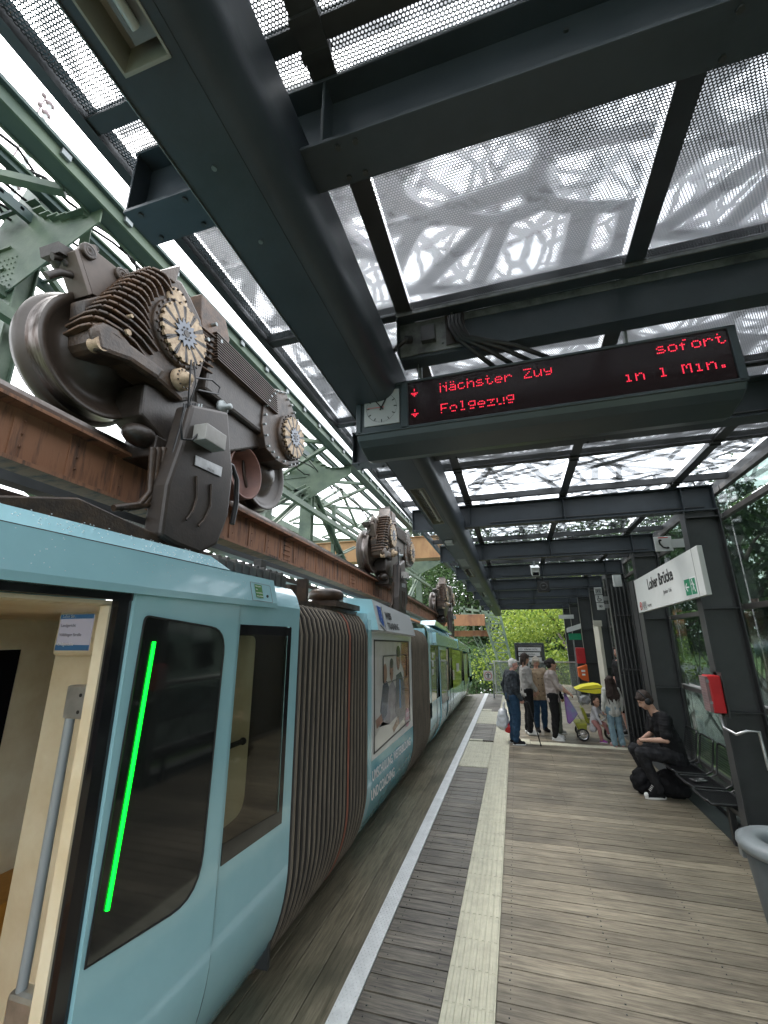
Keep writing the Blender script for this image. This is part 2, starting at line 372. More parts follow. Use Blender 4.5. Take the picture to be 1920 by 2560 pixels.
# columns
def column():
    b = MB(); w = .075
    zt = 3.745
    b.box(2.05, 2.064, -w, w, -1.0, zt); b.box(2.406, 2.42, -w, w, -1.0, zt); b.box(2.064, 2.406, -.005, .005, -1.0, zt)
    for z in (.32, 1.42, 2.55, 3.66): b.box(2.064, 2.406, -w + .002, w - .002, z, z + .012)
    return b.build('steel_column', steel2, bevel=.002)
c0 = column()
labc = {0: 'steel wall column beside the photographer at the near end', 1: 'steel wall column right of the departure display', 2: 'large wall column right of the red box and station name sign', 3: 'wall column directly behind the seated man with headphones',
        4: 'wall column behind the girl with long hair', 5: 'wall column with the pictogram signs', 6: 'wall column behind the orange litter bin', 7: 'wall column beside the platform end railing', 8: 'farthest wall column at the platform end'}
for i, y in enumerate(ibeam_pos):
    o = c0 if i == 0 else c0.copy()
    if i: COL.objects.link(o)
    o.location = (0, y, 0); o.scale = (1, 1, (3.745 + zr(y)) / 3.745)
    tag(o, labc[i], 'column', 'steel columns along the glass wall')
# longitudinal purlins
plab = {-1.40: 'outer roof edge rail above the train', -.93: 'thin roof purlin left of the light channel', -.47: 'roof purlin right of the light channel', .74: 'roof purlin along the middle of the platform roof',
        2.0: 'roof purlin above the wall columns', 2.56: 'roof edge rail where roof glass meets wall glass'}
for x, l in plab.items():
    b = MB()
    w = .045 if x > -1 else .022
    if abs(x) == .93: w = .025
    b.box(x - w, x + w, -1.6, 21, 4.066, 4.074, k=K); b.box(x - .006, x + .006, -1.6, 21, 4.074, 4.15, k=K)
    if x in (-1.40, 2.56): b.box(x - .02, x + .02, -1.6, 21, 4.075, 4.17, k=K)
    tag(b.build('roof_purlin', steel2 if x != .74 else steel), l, 'purlin', 'purlins running along the roof')
# transverse glazing bars in pairs per bay
ty = []
for y in YB: ty += [y - .18, y + 1.10]
tb = MB(); tb.box(-1.41, 2.6, -.028, .028, 4.078, 4.088); tb.box(-1.41, 2.6, -.01, .01, 4.088, 4.158)
for x in (-.47, .74, 2.0):
    for s in (-1, 1): tb.box(x - .05, x + .05, s * .045 - .012, s * .045 + .012, 4.05, 4.10)
tb0 = tb.build('glazing_bar', steel2)
first = True; gb_n = 0
for y in ty:
    if y > 20.9: continue
    o = tb0 if first else tb0.copy()
    if not first: COL.objects.link(o)
    first = False
    o.location = (0, y, zr(y)); gb_n += 1; tag(o, 'dark glazing bar across the roof, ' + ('nearest', 'second', 'third', 'fourth', 'fifth', 'sixth', 'seventh', 'eighth', 'ninth', 'tenth', 'eleventh', 'twelfth', 'thirteenth', 'fourteenth', 'fifteenth', 'sixteenth', 'seventeenth', 'eighteenth', 'farthest', 'last')[gb_n - 1] + ' counted from the viewer', 'glazing bar', 'cross bars holding the roof glass')
# perforated sheet material
def perf_mat():
    m = bpy.data.materials.new('perforated_sheet'); m.use_nodes = True; nt = m.node_tree; L = nt.links.new
    bs = nt.nodes['Principled BSDF']; bs.inputs['Base Color'].default_value = (0.10, 0.11, 0.125, 1); bs.inputs['Roughness'].default_value = .5
    out = nt.nodes['Material Output']
    ge = N(nt, 'ShaderNodeNewGeometry'); sp = N(nt, 'ShaderNodeSeparateXYZ'); L(ge.outputs['Position'], sp.inputs[0])
    p = .0125; q = p * math.sqrt(3)
    def d(ox, oy):
        fx = mathn(nt, 'MULTIPLY', mathn(nt, 'SUBTRACT', mathn(nt, 'FRACT', mathn(nt, 'ADD', mathn(nt, 'DIVIDE', sp.outputs[0], p), ox)), .5), p)
        fy = mathn(nt, 'MULTIPLY', mathn(nt, 'SUBTRACT', mathn(nt, 'FRACT', mathn(nt, 'ADD', mathn(nt, 'DIVIDE', sp.outputs[1], q), oy)), .5), q)
        return mathn(nt, 'SQRT', mathn(nt, 'ADD', mathn(nt, 'MULTIPLY', fx, fx), mathn(nt, 'MULTIPLY', fy, fy)))
    dm = mathn(nt, 'MINIMUM', d(0, 0), d(.5, .5))
    hole = mathn(nt, 'LESS_THAN', dm, .0045)
    tr = N(nt, 'ShaderNodeBsdfTransparent'); mx = N(nt, 'ShaderNodeMixShader'); L(hole, mx.inputs[0]); L(bs.outputs[0], mx.inputs[1]); L(tr.outputs[0], mx.inputs[2])
    L(mx.outputs[0], out.inputs[0]); return m
perf = perf_mat()
def glass_mat(name, tint=(.9, .95, .95), refl=.12, dirt_reflection=.35, dirt_reflection_col=(.12, .12, .11), scale=5, dscale=(1, 1, 1), rough=.05, tlo=.45, thi=.7, bump=.3, graze=.6):
    m = bpy.data.materials.new(name); m.use_nodes = True; nt = m.node_tree; L = nt.links.new
    nt.nodes.remove(nt.nodes['Principled BSDF']); out = nt.nodes['Material Output']
    tr = N(nt, 'ShaderNodeBsdfTransparent'); tr.inputs[0].default_value = (*tint, 1)
    gl = N(nt, 'ShaderNodeBsdfGlossy'); gl.inputs['Roughness'].default_value = rough; gl.inputs[0].default_value = (.9, .9, .9, 1)
    df = N(nt, 'ShaderNodeBsdfDiffuse'); df.inputs[0].default_value = (*dirt_reflection_col, 1)
    tc = N(nt, 'ShaderNodeTexCoord'); mp = N(nt, 'ShaderNodeMapping'); mp.inputs['Scale'].default_value = dscale; L(tc.outputs['Object'], mp.inputs[0])
    n = N(nt, 'ShaderNodeTexNoise'); n.inputs['Scale'].default_value = scale; n.inputs['Detail'].default_value = 9; n.inputs['Roughness'].default_value = .72; n.inputs['Distortion'].default_value = 1.2; L(mp.outputs[0], n.inputs[0])
    bp = N(nt, 'ShaderNodeBump'); bp.inputs['Strength'].default_value = bump; bp.inputs['Distance'].default_value = .02; L(n.outputs[0], bp.inputs['Height']); L(bp.outputs[0], gl.inputs['Normal'])
    lw = N(nt, 'ShaderNodeLayerWeight'); lw.inputs[0].default_value = .5
    f = mathn(nt, 'MINIMUM', mathn(nt, 'MULTIPLY_ADD', mathn(nt, 'POWER', lw.outputs['Facing'], 4.0), graze, refl), 1.0)
    mx = N(nt, 'ShaderNodeMixShader'); L(f, mx.inputs[0]); L(tr.outputs[0], mx.inputs[1]); L(gl.outputs[0], mx.inputs[2])
    r = N(nt, 'ShaderNodeMapRange'); r.inputs[1].default_value = tlo; r.inputs[2].default_value = thi; r.inputs[4].default_value = dirt_reflection; L(n.outputs[0], r.inputs[0])
    mx2 = N(nt, 'ShaderNodeMixShader'); L(r.outputs[0], mx2.inputs[0]); L(mx.outputs[0], mx2.inputs[1]); L(df.outputs[0], mx2.inputs[2])
    L(mx2.outputs[0], out.inputs[0]); return m
roofglass = glass_mat('rippled_roof_glass', (.98, .99, 1), .0, .5, (.2, .21, .22), 5.5, (1, 2.2, 1), tlo=.52, thi=.68, graze=.12)
roofglass_far = glass_mat('wet_glass_painted_reflections', (.93, .95, .96), .02, .85, (.15, .16, .165), 6, (1, 3.4, 1), tlo=.49, thi=.60, graze=.25)  # grey noise is wet dirt plus the painted, rippled reflection of trees
def print_mat(name, c, alpha):
    m = bpy.data.materials.new(name); m.use_nodes = True; nt = m.node_tree; L = nt.links.new
    bs = nt.nodes['Principled BSDF']; bs.inputs['Base Color'].default_value = (*c, 1); bs.inputs['Roughness'].default_value = .6
    bs.inputs['Alpha'].default_value = alpha; return m
def soft_print():
    m = bpy.data.materials.new('soft_lattice_print'); m.use_nodes = True; nt = m.node_tree; L = nt.links.new
    bs = nt.nodes['Principled BSDF']; bs.inputs['Base Color'].default_value = (.27, .285, .31, 1); bs.inputs['Roughness'].default_value = .7
    tc = N(nt, 'ShaderNodeTexCoord'); n = N(nt, 'ShaderNodeTexNoise'); n.inputs['Scale'].default_value = 3.0; L(tc.outputs['Object'], n.inputs[0])
    n3 = N(nt, 'ShaderNodeTexNoise'); n3.inputs['Scale'].default_value = 45; n3.inputs['Detail'].default_value = 2; L(tc.outputs['Object'], n3.inputs[0])
    ad_ = N(nt, 'ShaderNodeVectorMath', operation='MULTIPLY_ADD'); L(n.outputs[1], ad_.inputs[0]); ad_.inputs[1].default_value = (.05, .05, 0); L(tc.outputs['Object'], ad_.inputs[2])
    ad2 = N(nt, 'ShaderNodeVectorMath', operation='MULTIPLY_ADD'); L(n3.outputs[1], ad2.inputs[0]); ad2.inputs[1].default_value = (.03, .03, 0); L(ad_.outputs[0], ad2.inputs[2])
    tot = None
    for sc_, w0, w1, st in ((1.9, .06, .17, (1, 1.7, 1)), (2.7, .03, .12, (1.9, 1, 1)), (4.8, .02, .11, (1, 1, 1))):
        mp = N(nt, 'ShaderNodeMapping'); mp.inputs['Scale'].default_value = st; mp.inputs['Rotation'].default_value = (0, 0, sc_); mp.inputs['Location'].default_value = (sc_, 0, 0); L(ad2.outputs[0], mp.inputs[0])
        v = N(nt, 'ShaderNodeTexVoronoi', feature='DISTANCE_TO_EDGE'); v.inputs['Scale'].default_value = sc_; L(mp.outputs[0], v.inputs['Vector'])
        r = N(nt, 'ShaderNodeMapRange', interpolation_type='SMOOTHSTEP'); r.inputs[1].default_value = w0; r.inputs[2].default_value = w1; r.inputs[3].default_value = 1; r.inputs[4].default_value = 0; L(v.outputs[0], r.inputs[0])
        tot = r.outputs[0] if tot is None else mathn(nt, 'MAXIMUM', tot, mathn(nt, 'MULTIPLY', r.outputs[0], .75))
    L(mathn(nt, 'MULTIPLY', tot, .82), bs.inputs['Alpha']); return m
softp = soft_print()
rprint = print_mat('grey_ceramic_print', (.27, .28, .30), .75)
# lattice print, a tile of crossing truss bands
def lattice(w, h, seed, nb, wid, z=0.0, lift=.0004):
    rnd = random.Random(seed); segs = []
    hubs = [(w * (i + .5 + rnd.uniform(-.25, .25)) / 3, h * (j + .5 + rnd.uniform(-.25, .25)) / 3) for i in range(3) for j in range(3)]
    for k in range(nb):
        a = rnd.choice(hubs); t_ = rnd.uniform(0, 2 * PI) if k % 3 else rnd.choice((.5, 2.6, 3.7, 5.8)) + rnd.uniform(-.1, .1)
        L_ = rnd.uniform(.35, .9) * max(w, h)
        segs.append((a, (a[0] + math.cos(t_) * L_, a[1] + math.sin(t_) * L_), wid * rnd.uniform(.45, 1.5)))
    vs = []; fs = []
    def clip(poly, ax, lim, sgn):
        out = []
        for i in range(len(poly)):
            p_, q_ = poly[i], poly[(i + 1) % len(poly)]
            ip, iq = sgn * (p_[ax] - lim) <= 0, sgn * (q_[ax] - lim) <= 0
            if ip: out.append(p_)
            if ip != iq:
                tt = (lim - p_[ax]) / (q_[ax] - p_[ax]); out.append((p_[0] + (q_[0] - p_[0]) * tt, p_[1] + (q_[1] - p_[1]) * tt))
        return out
    for n_, (a, b, wd) in enumerate(segs):
        dx, dy = b[0] - a[0], b[1] - a[1]; L_ = math.hypot(dx, dy); nx, ny = -dy / L_ * wd / 2, dx / L_ * wd / 2
        poly = [(a[0] + nx, a[1] + ny), (b[0] + nx, b[1] + ny), (b[0] - nx, b[1] - ny), (a[0] - nx, a[1] - ny)]
        for ax, lim, sg in ((0, 0, -1), (0, w, 1), (1, 0, -1), (1, h, 1)):
            if len(poly) > 2: poly = clip(poly, ax, lim, sg)
        if len(poly) < 3: continue
        o = len(vs); vs += [(p_[0], p_[1], z + n_ * lift) for p_ in poly]; fs.append(tuple(range(o, o + len(poly))))
    return vs, fs
cols = [(-1.375, -.50), (-.44, .71), (.77, 1.97), (2.03, 2.53)]
rows = sorted(ty); rows = [y for y in rows if y < 21]
gcache = {}
for r_ in range(len(rows) - 1):
    y0, y1 = rows[r_] + .02, rows[r_ + 1] - .02
    for c_, (x0, x1) in enumerate(cols):
        h = y1 - y0; far = y0 > 6
        key = (round(h, 2), c_, r_ % 3, far, y0 < 4.3)
        if key not in gcache:
            b = MB(); b.box(0, x1 - x0, 0, h, 4.165, 4.175)
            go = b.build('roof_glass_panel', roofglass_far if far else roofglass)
            pv = MB()
            if y0 < 4.3: pv.quad((.002, .002, 4.182), (x1 - x0 - .002, .002, 4.182), (x1 - x0 - .002, h - .002, 4.182), (.002, h - .002, 4.182))
            else:
                vs, fs = lattice(x1 - x0, h, 11 + c_ + 5 * (r_ % 3), 46 if x1 - x0 > .9 else 28, .060, 4.182); pv.add(vs, fs)
            po = pv.build('lattice_print', softp if y0 < 4.3 else rprint, go, fix=False)
            gcache[key] = go
        else:
            src = gcache[key]; go = src.copy(); COL.objects.link(go)
            for ch in [x for x in COL.objects if x.parent == src]:
                cc = ch.copy(); COL.objects.link(cc); cc.parent = go
        go.location = (x0, y0, zr(y0)); go.rotation_euler = (math.atan(K), 0, 0)
        ordn = ('nearest', 'second nearest', 'third', 'fourth', 'fifth', 'sixth', 'seventh', 'eighth', 'ninth', 'tenth', 'eleventh', 'twelfth', 'thirteenth', 'fourteenth', 'fifteenth', 'sixteenth', 'seventeenth', 'eighteenth', 'farthest', 'very last')[r_]
        side = ('left of the light channel', 'between light channel and middle purlin', 'right of the middle purlin', 'along the glass wall')[c_]
        tag(go, 'printed roof glass, ' + ordn + ' row from the viewer, ' + side, 'roof panel',
            'far printed glass roof panels' if far else 'near printed glass roof panels')
        if y0 < 4.3:
            b = MB(); b.box(x0, x1, y0, y1, 4.10, 4.102, k=K)
            tag(b.build('perforated_sheet', perf), 'perforated metal sheet, ' + ordn + ' row from the viewer, ' + side, 'perforated sheet', 'perforated sheets under the near roof glass')
# ================================================================= LIGHT CHANNEL
lc = empty('light_channel', (-.7, 0, 3.6), 'long dark lighting channel with rounded side running along the platform under the roof beams', 'lighting channel')
TX0, TX1, TZ = -.845, -.545, 3.55
lamps = [(-.75, .51), (3.55, 4.75), (7.9, 8.9), (11.6, 12.8), (15.2, 16.2)]
b = MB()
prof = [(TX0, TZ), (-.645, TZ)] + [(-.645 + .1 * math.sin(a), TZ + .1 - .1 * math.cos(a)) for a in [PI / 2 * i / 8 for i in range(1, 9)]] + [(TX1, 3.86), (TX0, 3.86)]
segs = []; y = -1.5
cuts = [(y0, y1) for y0, y1 in lamps]
def tprof(prof_, y0, y1):
    n = len(prof_); vs = [(p_[0], y0, p_[1] + K * y0) for p_ in prof_] + [(p_[0], y1, p_[1] + K * y1) for p_ in prof_]
    return vs, [(i, i + n, (i + 1) % n + n, (i + 1) % n) for i in range(n)]
# side shell (no bottom face between x0 and -.66)
vs, fs = tprof(prof, -1.5, 21.2); b.add(vs, fs[1:], 0, True)
hx0, hx1 = -.815, -.675
b.box(TX0, hx0, -1.5, 21.2, TZ, TZ + .006, k=K); b.box(hx1, -.645, -1.5, 21.2, TZ, TZ + .006, k=K)
prev = -1.5
for y0, y1 in lamps + [(21.2, 21.2)]:
    b.box(hx0, hx1, prev, y0, TZ + .0, TZ + .006, k=K); prev = y1
for y in (.75, 1.0, 2.6, 5.4, 6.4): b.cyl((-.74, y, TZ + K * y - .004), (-.74, y, TZ + K * y + .004), .008, 10, 1)
b.box(TX0 - .004, TX0 - .001, -1.5, 21.2, TZ - .006, TZ + .03, 1, k=K)  # added lip, its pale colour standing in for the edge highlight
b.box(-.6465, -.6445, -1.5, 21.2, TZ - .001, TZ + .001, 2, k=K)
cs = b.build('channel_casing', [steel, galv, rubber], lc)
for y0, y1 in lamps:
    b = MB(); z = TZ
    b.box(hx0, hx0 + .006, y0, y1, z - .003, z + .09, k=K); b.box(hx1 - .006, hx1, y0, y1, z - .003, z + .09, k=K)
    b.box(hx0, hx1, y0, y0 + .008, z - .003, z + .09, k=K); b.box(hx0, hx1, y1 - .008, y1, z - .003, z + .09, k=K)
    b.box(hx0, hx1, y0, y1, z + .09, z + .096, k=K)
    b.box(hx0 + .055, hx1 - .012, y0 + .04, y1 - .03, z + .03, z + .088, 1, k=K)
    for i in range(int((y1 - y0) / .09)):
        yy = y0 + .1 + i * .09
        if yy < y1 - .15 and y0 > 3: b.tube([(hx0 + .05 + .03 * math.cos(t_ * .7), yy + .004 * t_, z + .05 + .03 * math.sin(t_ * .7) + K * yy) for t_ in range(10)], .006, 5, 1)
    lp = b.build('lamp_tray', [lampgrey, inkgrey], lc)
    gm = MB(); gm.cyl((hx0 + .09, y0 + .06, z + .016 + K * y0), (hx0 + .09, y1 - .06, z + .016 + K * y1), .012, 10)
    gm.box(hx0 + .06, hx0 + .12, y1 - .14, y1 - .12, z + .002, z + .03, k=K)
    gm.build('fluorescent_tube', mat('unlit_tube', (.45, .45, .42), .3), lp)
b = MB(); b.box(-.80, -.70, 5.55, 5.72, TZ - .04, TZ - .002, k=K); b.build('junction_box', alu, lc, bevel=.004)
for y0, y1 in ((6.9, 7.6), (9.8, 10.6), (13.6, 14.4)):
    b = MB(); b.box(-.81, -.68, y0, y1, TZ - .004, TZ - .001, k=K); b.build('cover_plate', galv, lc)
reloc(lc)
# ================================================================= RIGHT GLASS WALL
wallglass = glass_mat('green_wall_glass', (.50, .57, .54), .09, .4, (.12, .14, .13), 2.5, (1, 1, 1), rough=.02, tlo=.5, thi=.75, bump=.05)
wprint = print_mat('pale_ceramic_wall_print', (.24, .28, .26), .6)
for i in range(len(YB) - 1):
    y0, y1 = YB[i], YB[i + 1]
    root = empty('glass_wall_bay', (2.55, y0, 0), None, None)
    names = ['glass wall bay beside the photographer', 'glass wall bay right of the departure display', 'glass wall bay near the litter bin', 'glass wall bay behind the bench seats',
             'glass wall bay behind the seated man', 'glass wall bay behind the black clad man', 'glass wall bay beside the pictogram signs', 'glass wall bay behind the orange bin', 'glass wall bay nearest the end railing', 'last glass wall bay']
    tag(root, names[i] + ', printed glass in dark frames', 'glass wall', 'glass wall bays')
    fr = MB()
    m0, m1 = y0 + .32, y1 - .32 + .0
    for z in (.30, 1.40, 2.53, 3.64):
        fr.box(2.47, 2.53, y0 + .01, y1 - .01, z, z + .06, k=K * z / 4)
    for yy in (m0,):
        fr.box(2.50, 2.56, yy - .03, yy + .03, .05, 4.05 + zr(yy))
    fr.box(2.50, 2.56, y0 + .01, y1 - .01, 4.00, 4.06, k=K)
    fr.build('wall_frame', frame_grey, root, bevel=.003)
    zz = [.06, .33, 1.43, 2.56, 3.68, 4.0]
    for ya, yb in ((y0 + .01, m0 - .032), (m0 + .032, y1 - .01)):
        for j in range(5):
            za = zz[j] + .035 + K * y0 * zz[j] / 4; zb = zz[j + 1] - .01 + K * y0 * zz[j + 1] / 4
            if zb - za < .15: continue
            gb = MB(); gb.box(2.545, 2.553, ya, yb, za, zb)
            pane = gb.build('glass_pane', wallglass, root)
            vs, fs = lattice(yb - ya, zb - za, 31 + j * 3 + (i % 4), 24, .05, 0)
            pb = MB(); pb.add([(2.556 + v[2], ya + v[0], za + v[1]) for v in vs], fs); pb.build('lattice_print', wprint, pane, fix=False)
    reloc(root)
# ================================================================= TRAIN
train = empty('suspension_train', (-2.8, 4, 0), 'pale blue articulated suspension railway train standing at the platform under its rusty beam', 'train')
XS = -1.70
def dz(y): return -.0029 * y * y
def bend(o):
    for v in o.data.vertices:
        if v.co.z > 0: v.co.z += dz(v.co.y) * (v.co.z / 2.4)
    return o
def xs(z):
    """outer side of the body at height z"""
    if z > 2.42: return XS - (z - 2.42) * .35
    if z > .62: return XS
    t = min(1, (.62 - z) / .85); return XS - .62 * (1 - math.sqrt(max(0, 1 - t * t)))
def skin(mb, y0, y1, z0, z1, off=0, m=None, ny=1, th=.0):
    n = max(1, int(abs(z1 - z0) / .06)) if z0 < .66 else max(1, int(abs(z1 - z0) / .3))
    zs = [z0 + (z1 - z0) * i / n for i in range(n + 1)]
    ny = max(ny, int((y1 - y0) / .35) + 1)
    ys = [y0 + (y1 - y0) * i / ny for i in range(ny + 1)]
    vs = [(xs(z) + off, y, z) for z in zs for y in ys]; w = ny + 1
    fs = [(i * w + j, i * w + j + 1, (i + 1) * w + j + 1, (i + 1) * w + j) for i in range(n) for j in range(ny)]
    mb.add(vs, fs, m, True)
def side_poly(mb, poly, off, m=None, th=.006):
    """flat outline on the car side (y,z) as a thin plate standing proud by off"""
    n = len(poly)
    vs = [(xs(z) + off, y, z) for y, z in poly] + [(xs(z) + off - th, y, z) for y, z in poly]
    mb.add(vs, [tuple(range(n)), tuple(range(2 * n - 1, n - 1, -1))] + [(i, i + n, (i + 1) % n + n, (i + 1) % n) for i in range(n)], m, False)
def rpoly(pts, rs, k=6):
    out = []; n = len(pts)
    for i in range(n):
        p_ = Vector(pts[i]); a = (Vector(pts[i - 1]) - p_); b_ = (Vector(pts[(i + 1) % n]) - p_); r = rs[i]
        if r <= 0: out.append(tuple(p_)); continue
        a.normalize(); b_.normalize()
        for j in range(k + 1):
            t = j / k; q = (p_ + a * r) * (1 - t) ** 2 + p_ * 2 * t * (1 - t) + (p_ + b_ * r) * t * t
            out.append(tuple(q))
    return out
def roof_profile(mb, y0, y1, m=None):
    pr = [(-1.70, 2.42), (-1.735, 2.52), (-1.79, 2.585), (-1.95, 2.62), (-2.8, 2.66), (-3.65, 2.62), (-3.87, 2.52), (-3.9, 2.42)]
    ny = max(1, int((y1 - y0) / .4)); ys = [y0 + (y1 - y0) * i / ny for i in range(ny + 1)]; w = ny + 1
    vs = [(p_[0], y, p_[1]) for p_ in pr for y in ys]
    mb.add(vs, [(i * w + j, i * w + j + 1, (i + 1) * w + j + 1, (i + 1) * w + j) for i in range(len(pr) - 1) for j in range(ny)], m, True)
# ---- front car body, doorway y<1.5, leaf 1.6-2.41, second window 2.46-3.12
b = MB()
skin(b, -1.2, .15, -.22, 2.42); skin(b, .15, 1.60, -.22, -.02); skin(b, 2.40, 2.45, 0.62, 2.42); skin(b, 3.13, 3.26, .62, 2.42); skin(b, 1.60, 3.26, -.22, .62)
skin(b, 1.60, 2.40, .62, 2.42, -.06)
skin(b, 2.45, 3.13, 2.27, 2.42)
# lower part of second window slants
b.add([(xs(.62), 2.45, .62), (xs(.62), 3.13, .62), (xs(.93), 3.13, .915), (xs(.93), 2.45, .945)], [(0, 1, 2, 3)], 0, False)
roof_profile(b, -1.2, 3.26)
# overhanging header rail above the doors
b.box(-1.80, -1.655, -1.2, 2.82, 2.395, 2.43)
b.add([(-1.655, -1.2, 2.43), (-1.655, 2.82, 2.43), (-1.70, 2.82, 2.60), (-1.70, -1.2, 2.60)], [(0, 1, 2, 3)], 0, False)
b.add([(-1.70, -1.2, 2.60), (-1.70, 2.3, 2.60), (-1.86, 2.3, 2.70), (-1.86, -1.2, 2.70)], [(0, 1, 2, 3)], 0, False)
b.add([(-1.70, 2.3, 2.60), (-1.86, 2.3, 2.70), (-1.86, 2.3, 2.5)], [(0, 1, 2)], 0, False)
b.add([(-1.86, 2.3, 2.70), (-1.86, -1.2, 2.70), (-2.1, -1.2, 2.72), (-2.1, 2.3, 2.72)], [(0, 1, 2, 3)], 0, False)
b.add([(-1.70, 2.82, 2.60), (-1.70, 2.3, 2.60), (-1.9, 2.3, 2.62), (-1.9, 2.82, 2.62)], [(0, 1, 2, 3)], 0, False)
b.quad((-1.655, 2.82, 2.43), (-1.655, 2.82, 2.395), (-1.80, 2.82, 2.395), (-1.80, 2.82, 2.60))
b.quad((-1.655, 2.82, 2.43), (-1.70, 2.82, 2.60), (-1.80, 2.82, 2.60), (-1.80, 2.82, 2.43))
# far side, floor, end wall
b.box(-3.9, -3.86, -1.2, 3.26, -.2, 2.45, 1)
b.box(-3.86, -1.93, -1.2, 3.24, -.02, -.005, 3)
b.box(-3.86, -1.80, -1.2, 3.24, 2.343, 2.36, 1)
b.box(-3.86, -1.80, -1.25, -1.2, -.06, 2.4, 1)
b.box(-3.84, -3.42, 0.2, 3.2, .0, .48, 3)
b.box(-2.65, -1.78, 2.0, 2.04, .6, 2.34, 1); b.box(-2.65, -2.05, 2.0, 2.04, 0, .6, 1)        # partition beside the doorway
b.box(-3.86, -1.80, 3.22, 3.25, 0, 2.38, 2)
body = bend(b.build('car_body', [train_blue, beige, steel2, orange_floor], train))
# black door frame and cream jamb
def follow(mb, x0, x1, y0, y1, m=None):
    for i in range(10):
        za, zb = .5 - i * .055, .5 - (i + 1) * .055
        da, db = xs(za) - XS, xs(zb) - XS
        mb.add([(x0 + da, y0, za), (x1 + da, y0, za), (x1 + da, y1, za), (x0 + da, y1, za), (x0 + db, y0, zb), (x1 + db, y0, zb), (x1 + db, y1, zb), (x0 + db, y1, zb)], [(0, 1, 5, 4), (1, 2, 6, 5), (2, 3, 7, 6), (3, 0, 4, 7)], m, False)
b = MB(); follow(b, -1.745, -1.705, 1.53, 1.598); b.box(-1.745, -1.705, 1.53, 1.598, .5, 2.395); b.box(-1.745, -1.70, -1.2, 1.598, 2.355, 2.395); bend(b.build('door_frame', black_gloss, train))
b = MB(); follow(b, -1.80, -1.745, 1.52, 1.598); b.box(-1.80, -1.745, 1.52, 1.598, .5, 2.33); b.box(-1.93, -1.745, -1.2, 1.598, 2.335, 2.352); bend(b.build('door_jamb', beige, train))
b = MB(); b.box(-3.859, -3.853, -.5, 2.62, .95, 2.1); o = b.build('far_side_window', black_gloss, train, bevel=.002); bend(o)
b = MB(); b.box(-2.10, -2.055, -1.1, 1.62, 2.335, 2.342); bend(b.build('ceiling_light_strip', mat('lit_led_strip', (1, 1, 1), emit=(1, .96, .88), estr=38), train))
# beige panel seams and grab pole
b = MB(); b.tube([(-1.99, 1.62, .05), (-1.98, 1.62, 1.0), (-1.97, 1.61, 1.9)], .020, 14); po = bend(b.build('grab_pole', greypole, train))
b = MB(); b.box(-1.99, -1.86, 1.585, 1.64, 1.84, 1.98); b.cyl((-1.90, 1.583, 1.94), (-1.90, 1.590, 1.94), .008, 10, 1); b.cyl((-1.90, 1.583, 1.87), (-1.90, 1.590, 1.87), .008, 10, 1)
bend(b.build('pole_bracket', [alu, ink], po, bevel=.008))
b = MB(); b.box(-2.02, -1.86, 1.59, 1.66, .70, .86); bend(b.build('pole_foot', alu, po, bevel=.02))
b = MB(); b.box(-2.58, -2.25, 1.92, 1.995, 2.09, 2.34); sc = bend(b.build('passenger_screen', beige, train, bevel=.02))
b = MB(); b.box(-2.55, -2.30, 1.915, 1.92, 2.12, 2.32, 0); b.box(-2.55, -2.30, 1.913, 1.916, 2.295, 2.32, 1); b.box(-2.55, -2.30, 1.913, 1.916, 2.12, 2.15, 1)
scr = bend(b.build('screen_glass', [mat('lit_screen', (.2, .2, .22), emit=(.30, .30, .36), estr=.18), mat('screen_blue', (.02, .06, .13), emit=(.03, .10, .2), estr=.15)], sc))
for i, s_ in enumerate(('Loher Str.', 'Landgericht', 'Völklinger Straße', 'Ohligsmühle')):
    text('screen_text', s_, .024, (-2.535, 1.9125, 2.303 - i * .052 + dz(1.9)), (1, 0, 0), (0, 0, 1), ink if 0 < i < 3 else white, scr, depth=.0003)
# door leaf with window, green strip
dl = MB()
leaf = [(1.575, 2.40), (2.415, 2.40)]
n = 14; zs = [2.40] + [.62 - .84 * i / n for i in range(n + 1)]
poly = [(1.575, z) for z in zs[::-1]] + [(2.415, z) for z in zs]
skin(dl, 1.60, 2.415, -.22, 2.395, .012)
for y in (1.60, 2.415):
    for z0, z1 in zip(zs[:-1], zs[1:]): dl.quad((xs(z0) + .012, y, z0), (xs(z1) + .012, y, z1), (xs(z1) - .04, y, z1), (xs(z0) - .04, y, z0))
door = bend(dl.build('sliding_door', train_blue, train))
leafglass = glass_mat('dark_tinted_door_glass', (.10, .13, .115), .08, 0.0, (0, 0, 0), 3, rough=.015, bump=.02)
wb = MB(); wp = rpoly([(1.665, 2.29), (2.285, 2.235), (2.262, .895), (1.62, .972)], [.03, .14, .20, .0]); side_poly(wb, wp, .0165)
dw = bend(wb.build('door_window', [mat('opaque_black_glass', (.012, .013, .013), .06, spec=.6)], door))
gb = MB(); gb.tube([(XS + .02, 1.738, 2.17), (XS + .02, 1.71, 1.6), (XS + .02, 1.683, 1.125)], .0085, 8)
bend(gb.build('light_strip', mat('green_led_strip', (0, .8, .1), emit=(0.0, 1.0, .015), estr=1.6), door))
rb_ = MB()
pts_ = [(xs(z) + .0172, y, z) for y, z in wp]; rb_.tube(pts_ + [pts_[0]], .005, 6)
bend(rb_.build('window_seal', rubber, dw))
